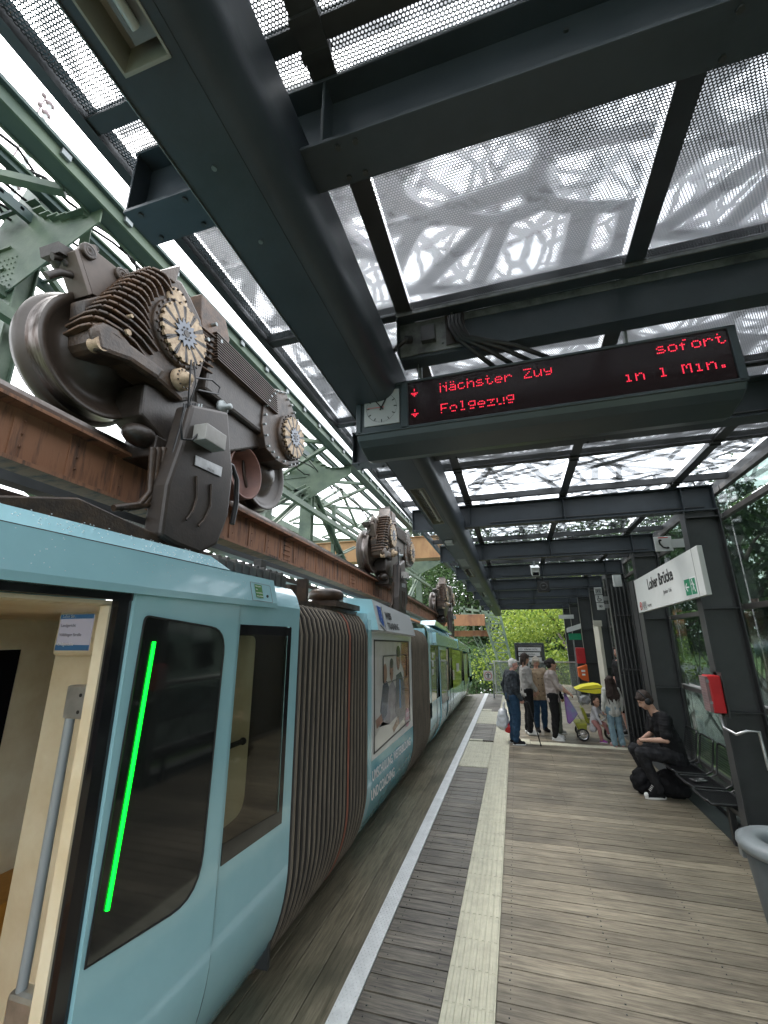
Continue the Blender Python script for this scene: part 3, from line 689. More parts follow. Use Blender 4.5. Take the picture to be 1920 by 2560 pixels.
# second window: see-through glass with inner cream partition and grab rail
winglass = glass_mat('tinted_window_glass', (.78, .78, .72), .06, 0, (0, 0, 0), 3, rough=.01, bump=.01)
wb = MB(); side_poly(wb, [(2.452, 2.27), (3.128, 2.262), (3.128, .915), (2.452, .945)], .002, th=.004); sw = bend(wb.build('side_window', winglass, train))
b = MB(); b.prism(rpoly([(2.1, 2.21), (2.86, 2.20), (2.86, 1.06), (2.1, 1.0)], [0, .06, .12, 0]), 'x', -1.86, -1.84, 0); bend(b.build('inner_panel', beige, train))
b = MB()
side_poly(b, [(2.452, 2.27), (2.452, 2.21), (3.128, 2.20), (3.128, 2.262)], .004, th=.001); side_poly(b, [(2.452, .945), (3.128, .915), (3.128, 1.0), (2.452, 1.05)], .004, th=.001); side_poly(b, [(3.07, .99), (3.128, .99), (3.128, 2.21), (3.07, 2.21)], .0045, th=.001)
bend(b.build('window_surround', black_gloss, train))
b = MB(); b.tube([(-1.80, 2.15, 1.52), (-1.80, 2.72, 1.52)], .016, 10); b.ball((-1.80, 2.73, 1.52), .024); bend(b.build('grab_rail', rubber, train))
# black strip behind door seam
b = MB(); b.box(-1.76, -1.702, 2.418, 2.448, .64, 2.39); zsd = [2.39] + [.62 - .84 * i / 14 for i in range(15)]
for z0_, z1_ in zip(zsd[:-1], zsd[1:]): b.quad((xs(z0_) + .0135, 2.417, z0_), (xs(z1_) + .0135, 2.417, z1_), (xs(z1_) + .002, 2.434, z1_), (xs(z0_) + .002, 2.434, z0_))
bend(b.build('door_seal', rubber, train))
# sticker hatch
b = MB(); b.add([(-1.656 - .045 * t + .002, y, 2.43 + .17 * t) for y, t in rpoly([(2.50, .0), (2.75, .0), (2.75, .72), (2.50, .72)], [.02] * 4)], [tuple(range(28))]); b.tube([(-1.656 - .045 * t + .0025, y, 2.43 + .17 * t) for y, t in rpoly([(2.50, .0), (2.75, .0), (2.75, .72), (2.50, .72), (2.5, .0)], [.02] * 5)], .0016, 4, 1)
ht = bend(b.build('service_hatch', [train_blue, inkgrey], train))
b = MB(); T = [(2.545, .12), (2.635, .12), (2.635, .66), (2.545, .66)]; b.add([(-1.656 - .045 * t + .004, y, 2.43 + .17 * t) for y, t in T], [(0, 1, 2, 3)]); st = bend(b.build('green_sticker', mat('sticker_green', (.05, .20, .04), .5), ht))
for i, s_ in enumerate(('Fahrzeuginfo', 'Bitte', 'nicht anlehnen', 'Abstand halten')):
    t = .56 - i * .13; text('sticker_text', s_, .013, (-1.656 - .045 * t + .006, 2.55, 2.43 + .17 * t + dz(2.6)), (0, 1, 0), (-.26, 0, 1), white, st, depth=.0003)
b = MB(); b.cyl((-1.668, 2.69, 2.47), (-1.659, 2.69, 2.47), .010, 12); bend(b.build('latch', ink, ht))
# rain beads on the roof edge
b = MB(); rnd = random.Random(3)
for i in range(120):
    y = rnd.uniform(.8, 2.28); t = rnd.random(); b.ball((-1.70 - .16 * t, y, 2.603 + .10 * t), (.0028, .0034, .0018), 6)
for i in range(60):
    y = rnd.uniform(1.0, 2.8); t = rnd.random(); b.ball((-1.655 - .045 * t + .001, y, 2.43 + .17 * t), (.0012, .002, .002), 6)
tag(bend(b.build('rain_droplets', mat('water_droplet', (.8, .85, .88), .05, spec=1), train)), kind='stuff')
# roof resistor fins, plate
b = MB()
for i in range(10):
    y = 2.36 + i * .092; b.box(-2.05, -1.84, y, y + .066, 2.60, 2.70); b.prism([(y + .01, 2.70), (y + .056, 2.70), (y + .05, 2.722), (y + .03, 2.73), (y + .016, 2.722)], 'x', -2.0, -1.86)
b.box(-2.2, -1.88, 2.3, 3.25, 2.62, 2.66)
b.box(-1.97, -1.90, 2.95, 3.03, 2.73, 2.80)
bend(b.build('roof_resistor', [mat('grimy_translucent_fins', (.09, .088, .08), .5, col2=(.05, .05, .05), scale=12)], train, bevel=.003))
b = MB(); b.prism([(1.2, 2.80), (1.62, 2.92), (2.55, 2.80), (2.7, 2.66), (1.0, 2.66)], 'x', -2.75, -2.2); bend(b.build('roof_carrier', oily, train, bevel=.01))
# ---- bellows
def bellows(y0, y1, n, name, top=2.47):
    prof_ = [(-2.6, top + .05), (-2.1, top + .045), (-1.90, top + .02), (-1.80, top - .03), (-1.735, top - .12), (-1.70, top - .26)]
    z = 2.0
    while z > -.25: prof_.append((xs(z) + .0, z)); z -= (.25 if z > .8 else .07)
    prof_ += [(xs(-.23) - .25, -.3), (-2.9, -.33)]
    pr = []
    for i, p_ in enumerate(prof_):
        a = Vector(prof_[max(i - 1, 0)]); c = Vector(prof_[min(i + 1, len(prof_) - 1)]); d = (c - a).normalized(); pr.append((Vector(p_), Vector((-d.y, d.x)) * (-1 if True else 1)))
    b = MB(); P_ = (y1 - y0) / n
    # outward normal: away from car centre
    for i in range(n):
        ya = y0 + i * P_
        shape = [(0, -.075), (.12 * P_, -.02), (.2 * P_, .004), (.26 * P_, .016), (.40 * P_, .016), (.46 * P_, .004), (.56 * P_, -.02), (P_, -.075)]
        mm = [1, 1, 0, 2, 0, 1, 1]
        w = len(shape); vs = []
        for p_, nn in pr:
            if nn.x < 0 and p_.x > -2: nn = -nn
            if nn.y < 0 and p_.y > 2.3: nn = -nn
            if p_.y < -.2: nn = Vector((0, -1))
            for s_, d_ in shape: q = p_ + nn * d_; vs.append((q.x, ya + s_, q.y))
        for k in range(w - 1):
            red_ = (i == int(n * .66)) and name == 'r'
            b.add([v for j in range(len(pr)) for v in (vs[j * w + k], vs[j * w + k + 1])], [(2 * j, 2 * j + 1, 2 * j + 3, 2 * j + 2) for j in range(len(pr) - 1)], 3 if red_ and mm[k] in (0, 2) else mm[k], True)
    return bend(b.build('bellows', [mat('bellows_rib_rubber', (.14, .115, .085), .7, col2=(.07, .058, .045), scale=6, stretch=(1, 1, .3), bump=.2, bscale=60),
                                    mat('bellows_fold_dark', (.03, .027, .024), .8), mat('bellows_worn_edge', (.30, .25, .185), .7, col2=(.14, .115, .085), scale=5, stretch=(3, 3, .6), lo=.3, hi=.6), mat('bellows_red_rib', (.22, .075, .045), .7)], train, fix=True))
b1 = bellows(3.27, 5.02, 19, 'r')
b2 = bellows(7.30, 8.75, 22, 'p', 2.42)
# mushroom vent + frames above the bellows
b = MB(); b.lathe((-2.05, 4.55, 2.62), (0, 0, 1), [(-.1, .15), (0, .16), (.01, .2), (.08, .2), (.11, .17), (.125, .12), (.13, 0)], 28); b.box(-2.3, -1.78, 4.2, 4.95, 2.52, 2.58); b.box(-2.0, -1.9, 3.75, 3.8, 2.5, 2.75); b.cyl((-2.2, 3.95, 2.5), (-2.2, 3.95, 2.72), .09, 16)
b.box(-2.4, -1.85, 3.3, 5.05, 2.46, 2.52)
bend(b.build('roof_vent', oily, train))
# ---- advertising middle module 5.02-7.30
ad_white = mat('white_wrap_film', (.60, .62, .63), .22, coat=.4); ad_blue = mat('teal_wrap_film', (.05, .30, .38), .22, col2=(.22, .46, .52), scale=.7, stretch=(1, 1, 1), lo=.35, hi=.6, coat=.4)
b = MB()
skin(b, 5.02, 7.30, .80, 2.42, 0, 1); skin(b, 5.02, 7.30, -.22, .80, 0, 2)
skin(b, 5.02, 5.16, -.22, 2.42, .003, 0)
b.add([(-1.60, 5.14, 2.30), (-1.60, 7.2, 2.28), (-1.69, 7.2, 2.62), (-1.69, 5.14, 2.68)], [(0, 1, 2, 3)], 1, False)
b.add([(-1.69, 5.14, 2.68), (-1.69, 7.2, 2.62), (-2.1, 7.2, 2.66), (-2.1, 5.14, 2.72)], [(0, 1, 2, 3)], 1, False)
b.quad((-1.60, 5.14, 2.30), (-1.69, 5.14, 2.68), (-2.1, 5.14, 2.72), (-1.9, 5.14, 2.3), 0)
b.quad((-1.60, 5.14, 2.30), (-1.60, 7.2, 2.28), (-1.72, 7.2, 2.26), (-1.72, 5.14, 2.28), 1)
b.box(-3.9, -1.75, 5.02, 7.3, .6, 2.5, 0); b.box(-3.9, -2.4, 5.02, 7.3, -.3, .6, 0)
mod = bend(b.build('middle_module', [train_blue, ad_white, ad_blue], train))
frame_m = mat('advert_background', (.42, .40, .36), .2, col2=(.56, .55, .52), scale=1.4, coat=.4)
wb = MB(); side_poly(wb, [(5.24, 2.17), (7.08, 2.17), (7.08, .92), (5.24, .86)], .004); adp = bend(wb.build('advert_picture', frame_m, mod))
def ad(poly, m, off=.006, name='advert_shape'):
    b = MB(); side_poly(b, poly, off, th=.001); return bend(b.build(name, m, adp))
def blob(cy, cz, ry, rz, n=18, a=0): return [(cy + ry * math.cos(2 * PI * i / n + a), cz + rz * math.sin(2 * PI * i / n + a)) for i in range(n)]
skin1 = mat('advert_skin', (.28, .15, .10), .25, col2=(.2, .1, .07), scale=9, coat=.4); cl1 = mat('advert_navy', (.03, .045, .07), .25, coat=.4); cl2 = mat('advert_grey_shirt', (.25, .24, .26), .25, col2=(.14, .13, .15), scale=8, coat=.4); hair1 = mat('advert_hair', (.02, .015, .015), .25, coat=.4); auburn = mat('advert_auburn', (.22, .08, .03), .25, col2=(.3, .14, .07), scale=5, coat=.4)
ad([(5.24, 1.02), (5.9, 1.26), (6.6, 1.12), (6.4, .9), (5.3, .87)], mat('advert_table', (.6, .58, .55), .2, coat=.4), .0065)
ad([(6.62, 2.16), (7.07, 2.16), (7.07, 1.2), (6.9, 1.0), (6.7, 1.3), (6.75, 1.7), (6.55, 1.9)], auburn, .0068)
ad([(5.62, 1.60), (5.8, 1.64), (5.95, 1.5), (5.95, 1.15), (5.6, 1.12), (5.5, 1.3)], cl1, .007); ad(blob(5.72, 1.74, .09, .13), skin1, .0075)
ad([(5.9, 1.56), (6.1, 1.62), (6.32, 1.45), (6.35, 1.12), (5.9, 1.08), (5.5, 1.18), (5.45, 1.12), (5.8, 1.22)], cl2, .008); ad(blob(6.03, 1.76, .09, .14), skin1, .0085); ad(blob(6.04, 1.86, .09, .07), hair1, .0088)
ad([(6.28, 1.68), (6.55, 1.72), (6.75, 1.5), (6.8, 1.05), (6.4, .98), (6.2, 1.2)], cl1, .009); ad(blob(6.40, 1.90, .10, .15), skin1, .0095); ad(blob(6.41, 2.02, .10, .09), hair1, .0098)
ad([(5.3, 1.22), (5.55, 1.26), (5.6, 1.16), (5.35, 1.12)], skin1, .0095); ad([(6.05, 1.0), (6.35, 1.10), (6.4, 1.0), (6.1, .93)], skin1, .0102)
ad([(6.45, 1.62), (6.5, 1.62), (6.52, 1.2), (6.44, 1.2)], mat('advert_blue_shirt', (.12, .25, .42), .3), .0104)
ad(blob(6.9, 1.0, .13, .14), mat('advert_pink_disc', (.45, .22, .28), .3), .0106)
for y0, y1, z0, z1 in ((5.24, 7.08, 2.165, 2.185), (5.24, 5.262, .86, 2.17), (7.06, 7.08, .92, 2.17)):
    wb = MB(); side_poly(wb, [(y0, z0), (y1, z0), (y1, z1), (y0, z1)], .012); bend(wb.build('picture_border', ink, adp))
wb = MB(); side_poly(wb, [(5.24, .86), (7.08, .92), (7.08, .935), (5.24, .875)], .012)
lw = rpoly([(5.62, 1.97), (6.9, 1.97), (6.9, 1.62), (5.62, 1.62)], [.04] * 4)
wb.tube([(xs(z) + .012, y, z) for y, z in lw + [lw[0]]], .006, 5); bend(wb.build('hatch_outline', ink, adp))
def ttext(name, s_, size, y, z, m, off=.006, sx=1.0, par=mod, up=(0, 0, 1), x=None, bold=0):
    zz_ = z + dz(y + .6) * (z / 2.4)
    return text(name, s_, size, ((xs(z) + off) if x is None else x, y, zz_), (0, 1, -.02), up, m, par, sx=sx, depth=.0006, bold=bold)
UPV = (-.235, 0, 1)
ttext('advert_text', 'WBS', .13, 5.60, 2.485, ink, x=-1.638, up=UPV, sx=1.05, bold=.004); ttext('advert_text', 'TRAINING', .125, 5.60, 2.345, ink, x=-1.606, up=UPV, sx=1.0, bold=.002)
logo = MB(); lp_ = lambda y, z: (-1.60 - (z - 2.3) * .235 + .004, y, z)
logo.add([lp_(5.27, 2.42), lp_(5.43, 2.34), lp_(5.43, 2.60), lp_(5.27, 2.62)], [(0, 1, 2, 3)], 0); logo.tube([lp_(5.24, 2.37), lp_(5.44, 2.29), lp_(5.47, 2.33), lp_(5.47, 2.62)], .006, 5, 1)
for k in range(4): y_, z_ = 5.33 + .03 * (k % 2), 2.42 + .05 * k; logo.ball(Vector(lp_(y_, z_)) + Vector((.002, 0, 0)), (.001, .007, .008), 6, 2)
bend(logo.build('advert_logo', [mat('logo_blue', (.02, .08, .32), .3), inkgrey, white], mod))
ttext('advert_text', 'UMSCHULUNG, WEITERBILDUNG', .145, 5.16, .60, white, sx=.86, x=-1.688, bold=.003); ttext('advert_text', 'UND COACHING', .145, 5.16, .40, white, sx=.86, x=-1.70, bold=.003)
ttext('advert_text', '100 %', .10, 6.78, 1.02, white, off=.014); ttext('advert_text', 'Vermittlung', .05, 6.78, .95, white, off=.014)
# ---- second car 8.75-17.2
refl = mat('leaf_reflecting_glass', (.02, .03, .022), .04, spec=.9, coat=1)
b = MB(); skin(b, 8.75, 9.0, -.22, 2.42); skin(b, 8.75, 17.2, -.22, .95); skin(b, 9.0, 17.2, 2.15, 2.42); skin(b, 16.4, 17.2, -.22, 2.42)
b.box(-1.82, -1.64, 9.5, 13.0, 2.16, 2.42, 0); b.box(-1.82, -1.62, 9.3, 9.6, 2.2, 2.44); b.box(-1.82, -1.64, 13.2, 16.2, 2.14, 2.42); b.box(-1.84, -1.63, 13.0, 13.35, 2.2, 2.5)
roof_profile(b, 8.75, 17.2); b.box(-3.9, -3.85, 8.75, 17.2, -.1, 2.45, 1); b.box(-3.85, -1.95, 8.75, 17.2, -.02, 0, 1); b.box(-3.9, -1.72, 17.17, 17.2, .5, 2.5, 0); b.box(-3.9, -1.75, 8.75, 8.8, .6, 2.5, 0)
b.prism([(9.9, 2.66), (10.1, 2.8), (12.5, 2.7), (12.7, 2.64)], 'x', -2.1, -1.75, 0)
car2 = bend(b.build('rear_car_body', [train_blue, beige], train))
def pane(y0, y1, z0, z1, m, off=.004, name='window', th=.02): w = MB(); side_poly(w, [(y0, z0), (y1, z0), (y1, z1), (y0, z1)] if z0 > .6 else [(y0, z0 + (z1 - z0) * i / 12) for i in range(13)] + [(y1, z1 - (z1 - z0) * i / 12) for i in range(13)], off, th=th); return bend(w.build(name, m, train))
pane(9.0, 9.55, .95, 2.15, refl); pane(9.55, 10.0, -.1, 2.15, black_gloss, .006, 'door_frame')
pane(10.02, 11.0, -.1, 2.14, train_blue, .02, 'sliding_door'); pane(10.1, 10.92, .75, 2.05, refl, .026)
pane(11.0, 11.55, -.05, 2.1, beige, -.02, 'door_edge'); pane(11.55, 12.05, -.1, 2.14, black_gloss, .006, 'door_frame')
pane(12.1, 14.0, .9, 2.12, refl); pane(14.0, 14.6, -.1, 2.14, black_gloss, .006, 'door_frame'); pane(14.6, 15.5, .75, 2.05, refl, .02); pane(15.5, 15.7, -.1, 2.1, beige, .01, 'door_edge'); pane(15.7, 16.3, -.1, 2.12, black_gloss, .01, 'door_frame')
for z in (1.86, 1.68, 1.5): pane(9.12, 9.3, z, z + .13, plastic_white, .009, 'window_sticker', .002)
pane(12.9, 13.5, 1.38, 1.66, plastic_white, .009, 'window_sticker', .002)
for z in (1.7, .75): b = MB(); b.ball((-1.70, 11.2, z), (.02, .06, .06), 10); bend(b.build('door_buffer', inkgrey, train))
# ================================================================= BOGIES
def ax(px, py, X): v = at(px, py, X=X); return (v.y, v.z)
def rail_z(y): return 3.64 - .03 * y - .0011 * y * y
bog = empty('bogie', (-2.6, 1.8, 3.55)); bog.parent = train; bog.matrix_parent_inverse = Matrix.Translation(-train.location)
def bp(mb, name, m, par=None, bevel=0):
    o = mb.build(name, m, bog if par is None else par, bevel=bevel)
    if par is None: o.matrix_parent_inverse = Matrix.Translation(-bog.location)
    return o
def wheel(cy, cz, name='wheel'):
    b = MB()
    pr = [(-.24, .0), (-.24, .40), (-.225, .44), (-.18, .455), (-.14, .45), (-.115, .425)]
    b.lathe((-2.6, cy, cz), (1, 0, 0), pr, 64, 1)
    b.lathe((-2.6, cy, cz), (1, 0, 0), [(-.115, .425), (-.105, .418), (-.02, .415)], 64, 0)
    b.lathe((-2.6, cy, cz), (1, 0, 0), [(-.02, .415), (-.01, .42), (.0, .42), (.004, .41), (.0, .385), (-.03, .355)], 64, 1)
    b.lathe((-2.6, cy, cz), (1, 0, 0), [(-.03, .355), (-.075, .30), (-.065, .24), (-.02, .2), (.0, .16), (.035, .15), (.045, .11), (.06, .10), (.065, 0)], 64, 1)
    return bp(b, name, [wheelm, wheeld])
wheel(1.89, 4.05); wheel(3.98, 3.96)
# brake ring arc catching light on wheel side is the tread itself
# gearbox one
def poly_from(pts, X): return [ax(x, y, X) for x, y in pts]
gx = -2.34
out = [(237, 812), (245, 790), (300, 735), (352, 690), (395, 672), (455, 700), (480, 745), (505, 800), (520, 880), (500, 950), (482, 1000), (455, 1004), (400, 955), (330, 905), (250, 880), (236, 850)]
b = MB(); gpoly = poly_from(out, gx); b.prism(gpoly, 'x', -2.58, gx)
gear = bp(b, 'gearbox', oily, bevel=.03)
# cooling ribs wrap the left side and front
cen = Vector((sum(p_[0] for p_ in gpoly) / len(gpoly), sum(p_[1] for p_ in gpoly) / len(gpoly)))
b = MB()
def left_at(z):
    ys_ = []
    for i in range(len(gpoly)):
        p_, q_ = gpoly[i], gpoly[(i + 1) % len(gpoly)]
        if (p_[1] - z) * (q_[1] - z) < 0: ys_.append(p_[0] + (q_[0] - p_[0]) * (z - p_[1]) / (q_[1] - p_[1]))
    return min(ys_) if ys_ else None
for i in range(14):
    z = 4.03 + i * .058; ya = left_at(z)
    if ya is None: continue
    q_ = .30 ** 2 - (z - 4.45) ** 2
    yb_ = 2.25 - math.sqrt(q_) if q_ > 0 else 2.1
    if z < 4.2: yb_ = min(yb_, 1.92 + (z - 4.03))
    if yb_ - ya < .06: yb_ = ya + .08
    pts = [(-2.57, ya - .006, z - .012), (-2.42, ya - .022, z), (-2.345, ya - .014, z + .004), (gx + .022, ya + .03, z + .008), (gx + .028, (ya * .6 + yb_ * .4), z + .020), (gx + .020, (ya * .3 + yb_ * .7), z + .014), (gx + .002, yb_, z - .018)]
    for p_, q_ in zip(pts[:-1], pts[1:]): b.bar(p_, q_, .040, .017, up=(0, 0, 1))
bp(b, 'cooling_ribs', oily_rib, bevel=.005)
b = MB(); b.prism(poly_from([(238, 815), (250, 875), (330, 903), (400, 950), (420, 925), (330, 858), (300, 820), (262, 800)], gx + .05), 'x', gx - .03, gx + .045); bp(b, 'oil_sump', oily, bevel=.03)
b = MB(); b.cyl((-2.38, *ax(232, 865, -2.38)), (-2.30, *ax(232, 865, -2.38)), .045, 18); bp(b, 'oil_plug', gold); b = MB(); b.cyl((gx, *ax(310, 795, gx)), (gx + .07, *ax(310, 795, gx)), .012, 10); bp(b, 'oil_plug', gold); b = MB(); b.cyl((gx, *ax(305, 835, gx)), (gx + .06, *ax(305, 835, gx)), .022, 6); bp(b, 'oil_plug', gold)
# flange plate around disc
def disc(cy, cz, X, r, nm='transmission_disc', a0=0.2):
    b = MB(); b.lathe((X - .06, cy, cz), (1, 0, 0), [(0, r * 1.12), (.04, r * 1.12), (.045, r * 1.06), (.05, 0)], 40, 0)
    for k in range(24):
        a = 2 * PI * k / 24; b.cyl((X - .02, cy + math.cos(a) * r * 1.08, cz + math.sin(a) * r * 1.08), (X, cy + math.cos(a) * r * 1.08, cz + math.sin(a) * r * 1.08), .010, 6, 0)
    h = bp(b, 'disc_housing', [oily])
    b = MB(); ns = 12
    for k in range(ns):
        a = 2 * PI * k / ns + a0; da = 2 * PI / ns
        # golden sector with stepped outer edge
        for (r0, r1, s0, s1) in ((.40, .93, .17, .83), (.93, 1.0, .13, .36), (.93, 1.0, .60, .87)):
            n_ = 5; pts = []
            for j in range(n_ + 1): t = a + da * (s0 + (s1 - s0) * j / n_); pts.append((cy + math.cos(t) * r * r1, cz + math.sin(t) * r * r1))
            for j in range(n_, -1, -1): t = a + da * (s0 + (s1 - s0) * j / n_); pts.append((cy + math.cos(t) * r * r0, cz + math.sin(t) * r * r0))
            b.prism(pts, 'x', X - .006, X + .018, 0)
        # black slot walls
        for s_ in (.09, .91):
            t = a + da * s_; p0 = (X + .004, cy + math.cos(t) * r * .5, cz + math.sin(t) * r * .5); p1 = (X + .004, cy + math.cos(t) * r * .97, cz + math.sin(t) * r * .97)
            b.bar(p0, p1, .013, .026, up=(1, 0, 0), m=1)
        t = a + da * .0; b.cyl((X + .008, cy + math.cos(t) * r * .5, cz + math.sin(t) * r * .5), (X + .014, cy + math.cos(t) * r * .5, cz + math.sin(t) * r * .5), r * .075, 12, 1)
    d = bp(b, nm, [gold, oily_dark])
    b = MB(); hubp = []
    for k in range(ns * 2):
        a = 2 * PI * (k + .5) / (ns * 2) + a0 - PI / 24; rr = r * (.52 if (k // 1) % 2 else .34); hubp.append((cy + math.cos(a) * rr, cz + math.sin(a) * rr))
    b.prism(hubp, 'x', X + .019, X + .027, 0)
    b.cyl((X + .02, cy, cz), (X + .031, cy, cz), r * .12, 20, 1)
    for k in range(8): a = 2 * PI * k / 8; b.cyl((X + .026, cy + math.cos(a) * r * .2, cz + math.sin(a) * r * .2), (X + .033, cy + math.cos(a) * r * .2, cz + math.sin(a) * r * .2), r * .035, 6, 1)
    hb = b.build('hub_plate', [mat('grey_hub_plate', (.13, .14, .16), .4, .5), oily_dark], bog); hb.matrix_parent_inverse = Matrix.Translation(-bog.location)
    return d
disc(2.25, 4.45, -2.29, .235)
b = MB(); c = ax(460, 948, -2.28)
b.lathe((-2.33, *c), (1, 0, 0), [(0, .085), (.05, .085), (.055, .05), (.09, .05), (.095, .035), (.12, .03), (.12, 0)], 28)
for k in range(12): a = 2 * PI * k / 12; b.cyl((-2.29, c[0] + math.cos(a) * .07, c[1] + math.sin(a) * .07), (-2.27, c[0] + math.cos(a) * .07, c[1] + math.sin(a) * .07), .007, 6, 1)
bp(b, 'bearing_cover', [gold, oily_dark])
b = MB(); c = ax(446, 752, -2.32); b.lathe((-2.36, *c), (1, 0, 0), [(0, .10), (.04, .10), (.045, .07), (.05, 0)], 28)
for k in range(10): a = 2 * PI * k / 10; b.cyl((-2.33, c[0] + math.cos(a) * .085, c[1] + math.sin(a) * .085), (-2.30, c[0] + math.cos(a) * .085, c[1] + math.sin(a) * .085), .009, 6, 1)
bp(b, 'upper_bearing_cover', [gold, oily_dark])
# lifting lug plate on top
b = MB(); b.prism(poly_from([(350, 695), (445, 668), (452, 660), (440, 700), (415, 712), (360, 712)], gx), 'x', -2.56, gx + .01); b.prism(poly_from([(398, 676), (448, 664), (440, 708)], gx + .03), 'x', gx + .0, gx + .03); bp(b, 'lifting_lug', oily, bevel=.006)
# bracket plate with two bosses
bx = -2.50
b = MB(); b.prism(poly_from([(196, 622), (214, 606), (238, 612), (246, 632), (296, 672), (318, 672), (332, 692), (345, 705), (300, 760), (266, 752), (232, 735)], bx), 'x', bx - .05, bx, 0)
b.prism(poly_from([(196, 622), (232, 735), (222, 738), (186, 626)], bx + .02), 'x', bx - .14, bx + .02, 0)
for q in ((223, 628), (306, 688)):
    c = ax(*q, bx + .02); b.lathe((bx, *c), (1, 0, 0), [(0, .052), (.025, .052), (.03, .04), (.025, .03), (.03, .022), (.02, 0)], 24, 1)
bp(b, 'brake_bracket', [mat('dusty_plate_steel', (.11, .082, .066), .5, .1, col2=(.075, .058, .048), scale=5), oily], bevel=.004)
# brake hoses and block by the wheel top
b = MB()
for q in (((130, 640), (180, 650), (215, 640), (240, 620)), ((115, 690), (150, 680), (190, 690), (215, 700)), ((150, 620), (165, 660), (200, 675), (235, 660))):
    b.tube([(-2.6 + .02 * i, *ax(x, y, -2.6 + .02 * i)) for i, (x, y) in enumerate(q)], .024, 8)
c = ax(165, 668, -2.65); b.ball((-2.65, *c), (.08, .1, .05)); c = ax(195, 700, -2.6); b.ball((-2.6, *c), (.06, .08, .05)); c = ax(152, 640, -2.62); b.obox((-2.62, *c), (.08, 0, 0), (0, .07, .02), (0, -.01, .03))
bp(b, 'brake_rigging', oily_dark)
b = MB(); b.prism(poly_from([(198, 752), (240, 742), (300, 770), (255, 800), (238, 808), (196, 792)], -2.5), 'x', -2.58, -2.46, 0); b.prism(poly_from([(200, 795), (240, 810), (236, 835), (205, 822)], -2.48), 'x', -2.54, -2.47, 1)
bp(b, 'brake_block', [oily, oily_dark], bevel=.01)
# motor with long fins
b = MB(); b.box(-2.68, -2.36, 2.62, 3.72, 4.20, 4.78); bp(b, 'motor', oily_dark, bevel=.03)
b = MB()
for i in range(11):
    z = 4.52 + i * .028; b.box(-2.40, -2.30 - i * .004, 2.66, 3.70, z, z + .008)
bp(b, 'motor_fins', mat('ribbed_motor_casing', (.075, .048, .032), .45, 0, col2=(.04, .026, .018), scale=6), )
b = MB(); b.prism(poly_from([(500, 735), (560, 800), (570, 850), (560, 900), (530, 905), (505, 860), (498, 790)], -2.4), 'x', -2.6, -2.38, 0)
for i in range(7): z = 4.36 + i * .06; b.bar((-2.36, 2.46, z), (-2.36, 2.68, z + .03), .03, .014)
for q in ((535, 812), (548, 855), (538, 885), (515, 850)): c = ax(*q, -2.36); b.cyl((-2.39, *c), (-2.33, *c), .018, 6, 1)
bp(b, 'motor_end_casting', [oily_rib, galv], bevel=.008)
# gearbox two with edge bolts
b = MB(); o2 = [(672, 985), (690, 972), (712, 978), (728, 1010), (742, 1050), (752, 1110), (745, 1165), (725, 1170), (690, 1150), (665, 1120), (655, 1060), (660, 1010)]
g2 = poly_from(o2, gx); b.prism(g2, 'x', -2.6, gx, 0)
for i in range(len(g2)):
    p_, q_ = Vector(g2[i]), Vector(g2[(i + 1) % len(g2)])
    for t in (0, .5): c = p_.lerp(q_, t); c = c.lerp(Vector((sum(z_[0] for z_ in g2) / len(g2), sum(z_[1] for z_ in g2) / len(g2))), .07); b.cyl((gx, c.x, c.y), (gx + .03, c.x, c.y), .014, 6, 1)
bp(b, 'rear_gearbox', [oily, galv], bevel=.015)
disc(4.02, 4.38, -2.28, .235, a0=.4)
b = MB(); b.prism(poly_from([(560, 980), (660, 1030), (665, 1120), (600, 1130), (560, 1080)], -2.5), 'x', -2.8, -2.48); bp(b, 'rear_frame', oily_dark, bevel=.02)
b = MB(); c = ax(605, 1190, -2.5); b.lathe((-2.62, c[0], c[1] + .03), (1, 0, 0), [(-.02, .27), (.17, .27), (.17, .25), (0, .25), (0, 0)], 40); bp(b, 'rear_wheel_guard', mat('red_oxide_guard', (.16, .07, .05), .6, col2=(.10, .045, .035), scale=5))
# main frame behind gearbox and hanger arm
b = MB(); b.prism(poly_from([(340, 960), (480, 1010), (620, 1060), (640, 1120), (500, 1140), (400, 1120), (330, 1040)], -2.5), 'x', -2.7, -2.42); b.prism(poly_from([(480, 905), (560, 935), (650, 1010), (640, 1080), (560, 1120), (480, 1010)], -2.5), 'x', -2.7, -2.45)
bp(b, 'bogie_frame', oily_dark, bevel=.02)
ah = -2.16
arm = poly_from([(482, 1010), (572, 1030), (578, 1120), (584, 1180), (572, 1290), (545, 1362), (500, 1385), (440, 1362), (402, 1340), (420, 1210), (455, 1110)], ah)
b = MB(); b.prism(arm, 'x', ah - .16, ah, 0)
b.box(-2.75, -2.2, 2.5, 3.3, 2.64, 2.78)
har = bp(b, 'hanger_arm', [mat('dark_grey_hanger_paint', (.040, .029, .022), .5, 0, col2=(.020, .015, .012), scale=4, bump=.12, bscale=50)], bevel=.025)
b = MB()
for pts in (((492, 1190), (492, 1245), (482, 1278), (466, 1300)), ((528, 1210), (526, 1265), (512, 1298), (496, 1315))): b.tube([(ah + .006, *ax(x, y, ah + .006)) for x, y in pts], .009, 6)
bp(b, 'arm_bead', oily)
b = MB(); c0_, c1_ = ax(515, 1082, ah + .1), ax(575, 1125, ah + .1)
b.box(ah, ah + .12, 2.33, 2.56, 3.56, 3.69); bp(b, 'terminal_box', mat('grey_terminal_box', (.30, .29, .27), .45, col2=(.22, .21, .19), scale=6), bevel=.006)
pl = MB(); pc = [ax(x, y, ah + .01) for x, y in ((490, 1138), (556, 1168), (553, 1192), (488, 1162))]
